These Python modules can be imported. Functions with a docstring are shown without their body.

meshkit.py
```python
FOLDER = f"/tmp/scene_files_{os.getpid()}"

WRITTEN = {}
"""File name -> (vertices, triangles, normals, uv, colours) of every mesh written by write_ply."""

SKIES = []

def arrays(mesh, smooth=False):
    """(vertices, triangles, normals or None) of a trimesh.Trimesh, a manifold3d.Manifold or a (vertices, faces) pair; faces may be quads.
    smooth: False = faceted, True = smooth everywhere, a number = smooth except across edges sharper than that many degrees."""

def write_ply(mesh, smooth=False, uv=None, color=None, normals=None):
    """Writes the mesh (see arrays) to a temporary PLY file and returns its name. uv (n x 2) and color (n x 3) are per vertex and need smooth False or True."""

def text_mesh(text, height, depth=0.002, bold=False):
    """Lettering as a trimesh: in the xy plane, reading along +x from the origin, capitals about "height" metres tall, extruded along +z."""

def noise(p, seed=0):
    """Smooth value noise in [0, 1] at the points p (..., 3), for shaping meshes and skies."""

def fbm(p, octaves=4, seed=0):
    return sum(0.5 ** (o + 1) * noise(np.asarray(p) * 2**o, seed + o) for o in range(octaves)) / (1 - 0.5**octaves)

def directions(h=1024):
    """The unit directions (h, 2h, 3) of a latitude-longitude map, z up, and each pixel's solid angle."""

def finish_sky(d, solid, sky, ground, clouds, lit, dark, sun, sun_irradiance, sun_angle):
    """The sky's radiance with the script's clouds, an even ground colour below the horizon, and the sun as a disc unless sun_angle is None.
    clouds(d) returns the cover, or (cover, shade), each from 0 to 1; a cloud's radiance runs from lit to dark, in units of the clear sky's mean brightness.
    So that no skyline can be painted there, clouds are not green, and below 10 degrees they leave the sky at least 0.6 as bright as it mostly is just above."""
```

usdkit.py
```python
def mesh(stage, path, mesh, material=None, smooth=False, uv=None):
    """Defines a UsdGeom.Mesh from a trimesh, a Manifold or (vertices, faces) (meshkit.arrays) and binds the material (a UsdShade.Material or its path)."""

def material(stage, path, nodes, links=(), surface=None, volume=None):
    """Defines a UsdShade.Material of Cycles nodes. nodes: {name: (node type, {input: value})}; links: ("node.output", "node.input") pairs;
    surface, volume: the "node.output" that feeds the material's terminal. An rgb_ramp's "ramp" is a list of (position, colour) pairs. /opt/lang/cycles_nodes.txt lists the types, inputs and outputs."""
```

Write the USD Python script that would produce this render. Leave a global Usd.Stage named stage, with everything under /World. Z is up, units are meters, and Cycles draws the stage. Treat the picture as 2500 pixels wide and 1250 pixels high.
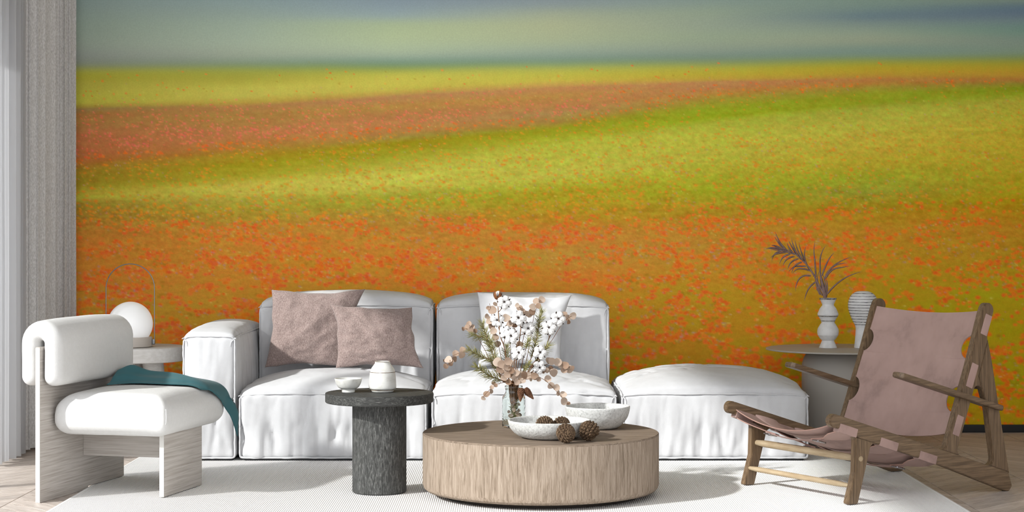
import math, random
import numpy as np, trimesh, usdkit, meshkit
from meshkit import fbm, noise
from pxr import Usd, UsdGeom, UsdLux, UsdShade, Gf, Sdf, Vt
from shapely.geometry import Polygon, LineString, Point, box as sbox
from shapely.ops import unary_union
from scipy.interpolate import PchipInterpolator
PI = math.pi
random.seed(7)
RNG = np.random.default_rng(11)

stage = Usd.Stage.CreateInMemory()
UsdGeom.SetStageUpAxis(stage, UsdGeom.Tokens.z)
UsdGeom.SetStageMetersPerUnit(stage, 1.0)
UsdGeom.Xform.Define(stage, '/World')

# ------------------------------------------------------------------ camera, sky, sun, exposure
F_PX, HORIZON, EYE = 4300.0, 580.0, 1.15           # focal length in pixels of a 2500 px wide frame, eye level row, eye height
EXPOSURE = 0.2
cam = UsdGeom.Camera.Define(stage, '/World/camera')
cam.CreateHorizontalApertureAttr(36.0); cam.CreateVerticalApertureAttr(18.0)
cam.CreateFocalLengthAttr(F_PX / 2500 * 36.0)
cam.CreateVerticalApertureOffsetAttr(-(625 - HORIZON) / 2500 * 36.0)
cam.CreateClippingRangeAttr(Gf.Vec2f(0.05, 200))
cam.CreateExposureAttr(EXPOSURE)
cam.AddTranslateOp().Set(Gf.Vec3d(0, 0, EYE)); cam.AddRotateXOp().Set(90.0)
sky = UsdLux.DomeLight.Define(stage, '/World/sky')
sky.CreateIntensityAttr(0.54); sky.CreateColorAttr(Gf.Vec3f(0.965, 0.99, 1.03))
sun = UsdLux.DistantLight.Define(stage, '/World/sun')
SUN_AZ, SUN_EL = (1.0, 0.65), 30.0
sun.CreateIntensityAttr(1090.0); sun.CreateAngleAttr(2.2); sun.CreateColorAttr(Gf.Vec3f(1.0, 0.985, 0.96))
_d = np.array([SUN_AZ[0], SUN_AZ[1], -math.hypot(*SUN_AZ) * math.tan(math.radians(SUN_EL))])
_d /= np.linalg.norm(_d)
_q = Gf.Rotation(Gf.Vec3d(0, 0, -1), Gf.Vec3d(*map(float, _d))).GetQuat()
sun.AddOrientOp().Set(Gf.Quatf(_q))

def at(px, py, D):
    """Measured photo position at distance D in front of the eye, in metres."""
    return np.array([(px - 1250) / F_PX * D, D, EYE - (py - HORIZON) / F_PX * D])

# ------------------------------------------------------------------ scene helpers
used = {}
def numbered(parent, name):
    k = used.get((parent, name), 0); used[(parent, name)] = k + 1
    return name if k == 0 else '%s_%03d' % (name, k)
def setd(prim, **kw):
    for k, v in kw.items():
        if v: prim.SetCustomDataByKey(k, v)
def thing(name, label=None, cat=None, loc=(0, 0, 0), rotz=0.0, group=None, kind=None):
    x = UsdGeom.Xform.Define(stage, '/World/' + numbered('/World', name))
    x.AddTranslateOp().Set(Gf.Vec3d(*map(float, loc)))
    if rotz: x.AddRotateZOp().Set(float(rotz))
    setd(x.GetPrim(), label=label, category=cat, group=group, kind=kind)
    return x.GetPrim()
def part(parent, name, m, material, smooth=35, label=None, kind=None, loc=None, rotz=None):
    pp = str(parent.GetPath())
    g = usdkit.mesh(stage, pp + '/' + numbered(pp, name), m, material, smooth=smooth)
    if loc is not None: g.AddTranslateOp().Set(Gf.Vec3d(*map(float, loc)))
    if rotz: g.AddRotateZOp().Set(float(rotz))
    setd(g.GetPrim(), label=label, kind=kind)
    return g.GetPrim()
def copy_of(src, loc, rotz=0.0, label=None, group=None):
    c = src.GetCustomData()
    r = thing(src.GetName(), label or c.get('label'), c.get('category'), loc, rotz, group or c.get('group'))
    r.GetReferences().AddInternalReference(src.GetPath()); r.SetInstanceable(True)
    return r

# ------------------------------------------------------------------ materials
LOOKS = '/World/Looks'
UsdGeom.Scope.Define(stage, LOOKS)
def lin(c):
    c = np.asarray(c, float) / 255.0
    return tuple(0.75 * np.where(c <= 0.04045, c / 12.92, ((c + 0.055) / 1.055) ** 2.4))
def mat(name, nodes, links=(), surface='p.BSDF'):
    return usdkit.material(stage, LOOKS + '/' + name, nodes, links, surface=surface)
def plain(name, color, rough=0.6, metallic=0.0, spec=0.4, **kw):
    return mat(name, {'p': ('principled_bsdf', {'base_color': color, 'roughness': rough, 'metallic': metallic, 'specular_ior_level': spec, **kw})})
def mottled(name, stops, scale=(1, 1, 1), noise_scale=10, detail=4, rough=0.7, bump=0.0, bump_scale=None, dist=0.01, spec=0.3, distortion=0.0, rand=0.0, coord='object', bump_stretch=None, roughness=0.55, sheen=0.0):
    """Noise driven colour with fine relief; scale stretches the noise (grain)."""
    n = {'t': ('texture_coordinate', {}), 'm': ('mapping', {'scale': scale}),
         'n': ('noise_texture', {'scale': noise_scale, 'detail': detail, 'roughness': roughness, 'distortion': distortion}),
         'r': ('rgb_ramp', {'ramp': stops}),
         'p': ('principled_bsdf', {'roughness': rough, 'specular_ior_level': spec, 'sheen_weight': sheen})}
    src = 't.object' if coord == 'object' else 'g.position'
    if coord != 'object': n['g'] = ('geometry', {})
    l = [(src, 'm.vector'), ('m.vector', 'n.vector'), ('n.fac', 'r.fac')]
    col = 'r.color'
    if rand:
        n['oi'] = ('object_info', {}); n['mr'] = ('map_range', {'from_min': 0, 'from_max': 1, 'to_min': 1 - rand, 'to_max': 1 + rand})
        n['cc'] = ('combine_color', {}); n['mx'] = ('mix', {'mix_type': 'multiply', 'fac': 1.0})
        l += [('oi.random', 'mr.value'), ('mr.result', 'cc.r'), ('mr.result', 'cc.g'), ('mr.result', 'cc.b'), (col, 'mx.color1'), ('cc.color', 'mx.color2')]
        col = 'mx.color'
    l.append((col, 'p.base_color'))
    if bump:
        n['m2'] = ('mapping', {'scale': bump_stretch or scale})
        n['n2'] = ('noise_texture', {'scale': bump_scale or noise_scale, 'detail': 5, 'roughness': 0.6})
        n['b'] = ('bump', {'strength': bump, 'distance': dist})
        l += [(src, 'm2.vector'), ('m2.vector', 'n2.vector'), ('n2.fac', 'b.height'), ('b.normal', 'p.normal')]
    return mat(name, n, l)

M = {}
M['plaster'] = plain('plaster', lin((232, 230, 226)), 0.9, spec=0.1)
M['grey_wall'] = plain('grey_wall_paint', lin((190, 187, 183)), 0.9, spec=0.1)
M['black'] = plain('baseboard_black', lin((30, 31, 32)), 0.5)
M['frame_white'] = plain('window_white', lin((236, 236, 234)), 0.4)
M['pane'] = mat('pane_glass', {'a': ('transparent_bsdf', {'color': (0.97, 0.98, 0.98)}), 'g': ('glossy_bsdf', {'roughness': 0.02, 'color': (1, 1, 1)}), 'm': ('mix_closure', {'fac': 0.06})},
    [('a.BSDF', 'm.closure1'), ('g.BSDF', 'm.closure2')], 'm.closure')
M['linen'] = mottled('sofa_linen', [(0, lin((219, 219, 221))), (1, lin((230, 230, 232)))], noise_scale=30, rough=0.95, spec=0.1, bump=0.25, bump_scale=420, dist=0.002)
M['piping'] = plain('sofa_piping', lin((222, 222, 224)), 0.95, spec=0.1)
M['chair_white'] = mottled('chair_boucle', [(0, lin((226, 225, 223))), (1, lin((237, 236, 234)))], noise_scale=60, rough=0.95, spec=0.1, bump=0.3, bump_scale=260, dist=0.003)
for _n, _sc in (('pale_wood', (60, 1.5, 60)), ('pale_wood_rail', (1.5, 60, 60))):
    M[_n] = mottled('chair_' + _n, [(0.25, lin((166, 156, 147))), (0.45, lin((194, 186, 178))), (0.6, lin((210, 203, 196))), (0.8, lin((222, 216, 210)))], scale=_sc, noise_scale=2.4, detail=8, rough=0.6, bump=0.1, bump_scale=3, dist=0.002, distortion=0.15, roughness=0.6)
M['sunlit_edge'] = plain('chair_sunlit_edge', lin((228, 225, 219)), 0.5)  # lighter colour standing in for sunlight on the panel edges
M['teal'] = mottled('teal_cloth', [(0, lin((52, 98, 104))), (1, lin((66, 114, 120)))], noise_scale=14, rough=0.85, spec=0.2, bump=0.2, bump_scale=500, dist=0.001, sheen=0.1)
M['white_wood'] = mottled('whitewashed_wood', [(0.2, lin((205, 200, 194))), (0.8, lin((232, 229, 225)))], scale=(2, 10, 10), noise_scale=6, rough=0.7, bump=0.2, bump_scale=14, dist=0.003)
M['globe'] = mat('opal_globe', {'p': ('principled_bsdf', {'base_color': lin((246, 246, 246)), 'roughness': 0.28, 'specular_ior_level': 0.4, 'emission_color': (1.0, 0.99, 0.97), 'emission_strength': 0.22})})
M['lamp_base'] = plain('lamp_base', lin((206, 196, 186)), 0.55)
M['steel'] = plain('brushed_steel', lin((150, 150, 152)), 0.35, metallic=1.0)
M['chrome'] = plain('chrome', lin((205, 205, 208)), 0.15, metallic=1.0)
M['mauve'] = mottled('mauve_plush', [(0.25, lin((134, 114, 109))), (0.5, lin((164, 144, 138))), (0.75, lin((188, 170, 163)))], scale=(1, 1, .55), noise_scale=210, detail=3, rough=1.0, spec=0.05, bump=0.8, bump_scale=230, dist=0.004, sheen=0.25)
M['char_wood'] = mottled('charred_wood', [(0.3, lin((38, 38, 37))), (0.46, lin((66, 66, 64))), (0.56, lin((92, 92, 90))), (0.68, lin((136, 136, 132)))], scale=(56, 56, 9), noise_scale=3.0, detail=10, rough=0.7, bump=0.7, bump_scale=3.4, dist=0.006, distortion=1.2, roughness=0.68)
M['char_top'] = mottled('charred_wood_top', [(0.32, lin((40, 40, 39))), (0.5, lin((62, 62, 60))), (0.7, lin((112, 112, 108)))], scale=(8, 56, 56), noise_scale=3.0, detail=9, rough=0.65, bump=0.7, bump_scale=3.5, dist=0.006, distortion=1.0, roughness=0.66)
M['stone_glaze'] = mottled('white_glaze', [(0.3, lin((200, 198, 190))), (0.5, lin((228, 227, 221))), (0.8, lin((240, 240, 235)))], noise_scale=26, rough=0.35, spec=0.5, bump=0.08, bump_scale=60, dist=0.002)
M['glaze_brown'] = mottled('brown_glaze_line', [(0.35, lin((70, 56, 40))), (0.6, lin((136, 112, 84))), (0.75, lin((205, 200, 188)))], noise_scale=45, rough=0.5)
M['concrete'] = mottled('pale_concrete', [(0.28, lin((150, 149, 146))), (0.42, lin((206, 206, 203))), (0.6, lin((226, 226, 223)))], noise_scale=95, detail=5, rough=0.95, spec=0.1, bump=0.5, bump_scale=130, dist=0.004, roughness=0.7)
M['table_side'] = mottled('oak_side_grain', [(0.25, lin((98, 84, 71))), (0.42, lin((146, 129, 112))), (0.56, lin((172, 155, 138))), (0.75, lin((190, 175, 158)))], scale=(50, 50, 3.2), noise_scale=2.4, detail=10, rough=0.85, spec=0.15, bump=0.6, bump_scale=3.6, dist=0.005, distortion=0.9, roughness=0.68)
M['table_top'] = mottled('oak_top_grain', [(0.25, lin((98, 84, 72))), (0.5, lin((140, 123, 107))), (0.75, lin((166, 149, 132)))], scale=(3.0, 40, 40), noise_scale=2.3, detail=9, rough=0.75, spec=0.2, bump=0.4, bump_scale=3.4, dist=0.004, distortion=0.9, roughness=0.62)
M['plinth'] = plain('plinth_dark', lin((52, 44, 38)), 0.8)
M['cone'] = mottled('pine_cone', [(0.3, lin((62, 46, 34))), (0.6, lin((112, 90, 68))), (0.8, lin((160, 138, 112)))], noise_scale=120, rough=0.85)
M['cone_red'] = mottled('spruce_cone', [(0.3, lin((100, 66, 46))), (0.6, lin((146, 104, 78))), (0.85, lin((186, 148, 118)))], noise_scale=150, rough=0.8)
M['glass'] = mat('vase_glass', {'p': ('principled_bsdf', {'base_color': (0.93, 0.98, 0.965), 'roughness': 0.03, 'transmission_weight': 1.0, 'ior': 1.4, 'normal': (0, 0, 0)}), 'n': ('voronoi_texture', {'scale': 90}), 't': ('texture_coordinate', {}), 'b': ('bump', {'strength': 0.25, 'distance': 0.002})},
    [('t.object', 'n.vector'), ('n.distance', 'b.height'), ('b.normal', 'p.normal')])
M['twig'] = mottled('twig_bark', [(0.3, lin((96, 66, 44))), (0.7, lin((150, 108, 72)))], noise_scale=120, rough=0.85)
M['pod'] = mottled('dry_pod', [(0.3, lin((88, 52, 28))), (0.7, lin((160, 102, 60)))], noise_scale=120, rough=0.7)
M['bract'] = plain('boll_bract', lin((66, 46, 34)), 0.85)
M['cotton'] = mottled('cotton_fluff', [(0, lin((232, 230, 228))), (1, lin((248, 247, 246)))], noise_scale=90, rough=1.0, spec=0.0, bump=0.4, bump_scale=400, dist=0.002)
def leafy(name, c1, c2, trans=0.35):
    return mat(name, {'oi': ('object_info', {}), 'r': ('rgb_ramp', {'ramp': [(0, c1), (1, c2)]}), 'p': ('principled_bsdf', {'roughness': 0.7, 'specular_ior_level': 0.2}), 't': ('translucent_bsdf', {}), 'm': ('mix_closure', {'fac': trans})},
        [('oi.random', 'r.fac'), ('r.color', 'p.base_color'), ('r.color', 't.color'), ('p.BSDF', 'm.closure1'), ('t.BSDF', 'm.closure2')], 'm.closure')
M['euca'] = leafy('eucalyptus_beige', lin((178, 144, 118)), lin((240, 220, 202)))
M['needle'] = mottled('pine_needle', [(0.3, lin((104, 102, 58))), (0.5, lin((156, 152, 96))), (0.7, lin((198, 192, 142)))], noise_scale=60, rough=0.7)
M['palm'] = mottled('dried_palm', [(0.3, lin((142, 114, 108))), (0.7, lin((172, 144, 136)))], noise_scale=40, rough=0.8)
M['greige'] = mottled('greige_lacquer', [(0, lin((190, 184, 175))), (1, lin((196, 190, 181)))], noise_scale=5, rough=0.6, spec=0.3)
M['greige_rim'] = plain('greige_rim', lin((205, 198, 188)), 0.5)
M['matte_ceramic'] = mottled('matte_white_ceramic', [(0.25, lin((228, 228, 228))), (0.55, lin((248, 248, 248))), (0.8, lin((255, 255, 255)))], noise_scale=22, detail=5, rough=0.85, spec=0.15, bump=0.15, bump_scale=90, dist=0.002)
M['ink'] = plain('ink_line', lin((52, 50, 54)), 0.85, spec=0.1)
M['band'] = mottled('vase_band', [(0.4, lin((104, 100, 94))), (0.6, lin((176, 172, 166)))], noise_scale=70, rough=0.9)
for _n, _sc in (('oak_long', (2.2, 46, 46)), ('oak_up', (46, 46, 2.2))):
    M[_n] = mottled('oiled_' + _n, [(0.25, lin((78, 60, 43))), (0.45, lin((112, 90, 66))), (0.6, lin((136, 111, 84))), (0.8, lin((160, 134, 104)))], scale=_sc, noise_scale=3.0, detail=9, rough=0.42, spec=0.5, bump=0.12, bump_scale=5, dist=0.002, distortion=0.35, roughness=0.64)
M['light_oak'] = mottled('light_oak', [(0.25, lin((172, 148, 116))), (0.75, lin((206, 186, 154)))], scale=(30, 4, 30), noise_scale=3, detail=7, rough=0.5, bump=0.1, bump_scale=9, dist=0.002)
M['leather'] = mottled('mauve_leather', [(0.28, lin((160, 134, 127))), (0.46, lin((186, 156, 147))), (0.75, lin((198, 167, 158)))], scale=(1, 1, 0.8), noise_scale=7, detail=7, rough=0.7, spec=0.25, bump=0.12, bump_scale=160, dist=0.002, roughness=0.6)
M['leather_edge'] = plain('leather_edge', lin((206, 164, 150)), 0.7)
M['curtain'] = mottled('grey_curtain_weave', [(0.35, lin((202, 199, 196))), (0.65, lin((236, 234, 232)))], scale=(1, 1, 0.35), noise_scale=210, detail=3, rough=1.0, spec=0.05, bump=0.5, bump_scale=260, dist=0.003)
M['sheer'] = mat('sheer_curtain', {'p': ('diffuse_bsdf', {'color': lin((238, 238, 240))}), 't': ('translucent_bsdf', {'color': lin((238, 238, 240))}), 'a': ('transparent_bsdf', {'color': (1, 1, 1)}), 'm': ('mix_closure', {'fac': 0.5}), 'k': ('mix_closure', {'fac': 0.35})},
    [('p.BSDF', 'm.closure1'), ('t.BSDF', 'm.closure2'), ('m.closure', 'k.closure1'), ('a.BSDF', 'k.closure2')], 'k.closure')
M['parquet'] = mottled('parquet_oak', [(0.25, lin((166, 152, 142))), (0.5, lin((206, 193, 183))), (0.75, lin((228, 217, 208)))], scale=(3, 26, 10), noise_scale=2.4, detail=8, rough=0.5, spec=0.35, bump=0.12, bump_scale=6, dist=0.003, distortion=0.7, rand=0.12, roughness=0.6)
M['subfloor'] = plain('subfloor', lin((84, 74, 66)), 0.9)
M['rug'] = mat('rug_weave', {'g': ('geometry', {}), 'm': ('mapping', {'location': (1.93, 0.0, 0.0)}), 's': ('wave_texture', {'wave_type': 'bands', 'bands_direction': 'x', 'scale': 34.87}), 'd': ('wave_texture', {'wave_type': 'bands', 'bands_direction': 'y', 'scale': 17.0}),
    'r': ('rgb_ramp', {'ramp': [(0.0, (.64, .615, .59)), (0.22, (.77, .755, .74)), (0.5, (.86, .855, .85)), (1, (.88, .88, .88))]}), 'r2': ('rgb_ramp', {'ramp': [(0.0, (.84, .83, .82)), (0.5, (1, 1, 1)), (1, (1, 1, 1))]}), 'x': ('mix', {'mix_type': 'multiply', 'fac': 1.0}), 'p': ('principled_bsdf', {'roughness': 1.0, 'specular_ior_level': 0.05})},
    [('g.position', 'm.vector'), ('m.vector', 's.vector'), ('g.position', 'd.vector'), ('s.fac', 'r.fac'), ('d.fac', 'r2.fac'), ('r.color', 'x.color1'), ('r2.color', 'x.color2'), ('x.color', 'p.base_color')])
M['mural'] = mat('mural_print', {'a': ('attribute', {'attribute': 'mural_color'}), 'g': ('geometry', {}), 'n': ('noise_texture', {'scale': 110, 'detail': 2}), 'mr': ('map_range', {'from_min': 0.25, 'from_max': 0.75, 'to_min': 0.95, 'to_max': 1.05}), 'cc': ('combine_color', {}), 'x': ('mix', {'mix_type': 'multiply', 'fac': 1.0}), 'p': ('principled_bsdf', {'roughness': 0.95, 'specular_ior_level': 0.0})},
    [('g.position', 'n.vector'), ('n.fac', 'mr.value'), ('mr.result', 'cc.r'), ('mr.result', 'cc.g'), ('mr.result', 'cc.b'), ('a.color', 'x.color1'), ('cc.color', 'x.color2'), ('x.color', 'p.base_color')])

# ------------------------------------------------------------------ mesh helpers
def bx(x0, x1, y0, y1, z0, z1):
    m = trimesh.creation.box([x1 - x0, y1 - y0, z1 - z0]); m.apply_translation([(x0 + x1) / 2, (y0 + y1) / 2, (z0 + z1) / 2]); return m
def cat(ms): return trimesh.util.concatenate(list(ms))
def gridfaces(nu, nv, wrap_u=False, wrap_v=False):
    iu = np.arange(nu if wrap_u else nu - 1); iv = np.arange(nv if wrap_v else nv - 1)
    a, b = np.meshgrid(iu, iv, indexing='ij'); a2, b2 = (a + 1) % nu, (b + 1) % nv
    q = np.stack([a * nv + b, a2 * nv + b, a2 * nv + b2, a * nv + b2], -1).reshape(-1, 4)
    return np.vstack([q[:, [0, 1, 2]], q[:, [0, 2, 3]]])
def tm(v, f): return trimesh.Trimesh(np.asarray(v, float).reshape(-1, 3), f, process=False)
def lathe(prof, n=96):
    """prof: (r, z) from the bottom centre outwards and up; closed where r = 0."""
    p = np.array(prof, float); a = np.arange(n) * 2 * PI / n
    v = np.stack([p[:, None, 0] * np.cos(a), p[:, None, 0] * np.sin(a), np.repeat(p[:, 1:2], n, 1)], -1)
    m = tm(v, gridfaces(len(p), n, wrap_v=True)); m.merge_vertices(); m.update_faces(m.nondegenerate_faces()); m.fix_normals(); return m
def smoothprof(pts, n=60, closed_ends=True):
    """A rounded profile through the points by arc length."""
    p = np.array(pts, float); s = np.r_[0, np.cumsum(np.hypot(*np.diff(p, axis=0).T))]
    t = np.linspace(0, s[-1], n); return np.stack([PchipInterpolator(s, p[:, 0])(t), PchipInterpolator(s, p[:, 1])(t)], 1)
def tube(path, r, sides=8, cap=True):
    p = np.asarray(path, float); r = np.broadcast_to(np.asarray(r, float), (len(p),))
    t = np.gradient(p, axis=0); t /= np.linalg.norm(t, axis=1, keepdims=True) + 1e-12
    ref = np.array([0, 0, 1.0]) if abs(t[0, 2]) < 0.9 else np.array([1.0, 0, 0]); n = []
    a = np.cross(t[0], ref); a /= np.linalg.norm(a)
    for i in range(len(p)):
        a = a - t[i] * a.dot(t[i]); a /= np.linalg.norm(a) + 1e-12; n.append(a.copy())
    n = np.array(n); b = np.cross(t, n); ang = np.arange(sides) * 2 * PI / sides
    v = p[:, None] + r[:, None, None] * (np.cos(ang)[None, :, None] * n[:, None] + np.sin(ang)[None, :, None] * b[:, None])
    f = gridfaces(len(p), sides, wrap_v=True); v = v.reshape(-1, 3)
    if cap:
        v = np.vstack([v, p[0], p[-1]]); k = len(v) - 2; i = np.arange(sides); j = (i + 1) % sides; o = (len(p) - 1) * sides
        f = np.vstack([f, np.stack([i, np.full(sides, k), j], 1)[:, [0, 1, 2]], np.stack([o + j, np.full(sides, k + 1), o + i], 1)])
    m = tm(v, f); m.fix_normals(); return m
def curve(pts, n=24):
    p = np.array(pts, float); s = np.r_[0, np.cumsum(np.linalg.norm(np.diff(p, axis=0), axis=1))]; t = np.linspace(0, s[-1], n)
    return np.stack([PchipInterpolator(s, p[:, k])(t) for k in range(p.shape[1])], 1)
def boxgrid(h, step):
    """Welded grid on the surface of a box with half sizes h."""
    ax = [np.linspace(-a, a, max(3, int(round(2 * a / s)) + 1)) for a, s in zip(h, np.broadcast_to(step, 3))]
    V, Fc, n = [], [], 0
    for k in range(3):
        i, j = [(1, 2), (2, 0), (0, 1)][k]
        for s in (-1, 1):
            A, B = np.meshgrid(ax[i], ax[j], indexing='ij'); v = np.zeros(A.shape + (3,))
            v[..., i], v[..., j], v[..., k] = A, B, s * h[k]
            f = gridfaces(*A.shape); V.append(v.reshape(-1, 3)); Fc.append((f if s > 0 else f[:, ::-1]) + n); n += A.size
    m = trimesh.Trimesh(np.vstack(V), np.vstack(Fc), process=False); m.merge_vertices(digits_vertex=6); return m
def rounded(p, h, r):
    h = np.asarray(h, float); r = min(r, *(h - 1e-4)); q = np.clip(p, -(h - r), h - r); d = p - q
    return q + r * d / (np.linalg.norm(d, axis=1, keepdims=True) + 1e-12)
def rbox(sx, sy, sz, r, step=0.02, loc=(0, 0, 0)):
    h = np.array([sx, sy, sz]) / 2; m = boxgrid(h, np.minimum(step, np.maximum(r * 0.7, 0.003)) if np.ndim(step) == 0 else step)
    m.vertices = rounded(m.vertices, h, r) + np.asarray(loc, float); return m
def slab(poly, t, bevel=0.004, k=3, center=True):
    """A board: a flat outline extruded to thickness t with eased edges (outline in xy, thickness in z, middle at 0)."""
    out = []
    for i in range(k + 1):
        a = PI / 2 * i / k; ins = bevel * (1 - math.cos(a)); hh = t / 2 - bevel + bevel * math.sin(a)
        g = poly.buffer(-ins) if ins > 1e-6 else poly
        for q in getattr(g, 'geoms', [g]):
            if q.is_empty or q.area < 1e-7: continue
            e = trimesh.creation.extrude_polygon(q, 2 * hh, engine='earcut'); e.apply_translation([0, 0, -hh]); out.append(e)
    return cat(out)
def stroke(pts, w, cap='round'):
    return LineString(pts).buffer(w / 2, cap_style={'round': 1, 'flat': 2, 'square': 3}[cap], quad_segs=8)
def displace(m, d):
    m.vertices = m.vertices + m.vertex_normals * np.asarray(d)[:, None]; return m
def rot(m, axis, deg): m.apply_transform(trimesh.transformations.rotation_matrix(math.radians(deg), axis)); return m

# ------------------------------------------------------------------ the room
WALL = 10.41
fl = thing('floor', 'pale oak parquet floor laid in a zigzag of slanted planks', 'floor', kind='structure')
part(fl, 'subfloor', bx(-2.9, 3.6, 1.5, WALL + .1, -.08, -.010), M['subfloor'], False)
COLW, PITCH = 0.46, 0.135
plank_cache = {}
def chevron_points(s, inset):
    c, sn = math.cos(s * PI / 4), math.sin(s * PI / 4)
    g = inset; pts = np.array([(g, g * s + g), (COLW - g, (COLW - g) * s + g), (COLW - g, (COLW - g) * s + PITCH - g), (g, g * s + PITCH - g)])
    return np.stack([c * pts[:, 0] + sn * pts[:, 1], -sn * pts[:, 0] + c * pts[:, 1]], 1)
rest = []
for ci in range(-7, 9):
    x0 = ci * COLW + 0.12
    if x0 > 3.5 or x0 + COLW < -2.85: continue
    s = 1 if ci % 2 == 0 else -1
    for k in range(0, 85):
        y0 = 1.6 + k * PITCH - (COLW / 2 if s > 0 else -COLW / 2)
        ym = y0 + s * COLW / 2 + PITCH / 2
        if ym > WALL + .3 or ym < 1.6: continue
        if s not in plank_cache: plank_cache[s] = slab(Polygon(chevron_points(s, .0009)), .014, .0016, 1)
        seen = ym > 7.15 and ym < WALL + .02 and ((x0 + COLW > -2.76 and x0 < -1.75) or (x0 + COLW > 1.75 and x0 < 3.15))
        if seen: part(fl, 'plank', plank_cache[s], M['parquet'], False, loc=(x0, y0, -.007), rotz=s * 45)
        else:
            m = plank_cache[s].copy(); rot(m, [0, 0, 1], s * 45); m.apply_translation([x0, y0, -.007]); rest.append(m)
part(fl, 'covered_planks', cat(rest), M['parquet'], False, kind='stuff')

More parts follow.
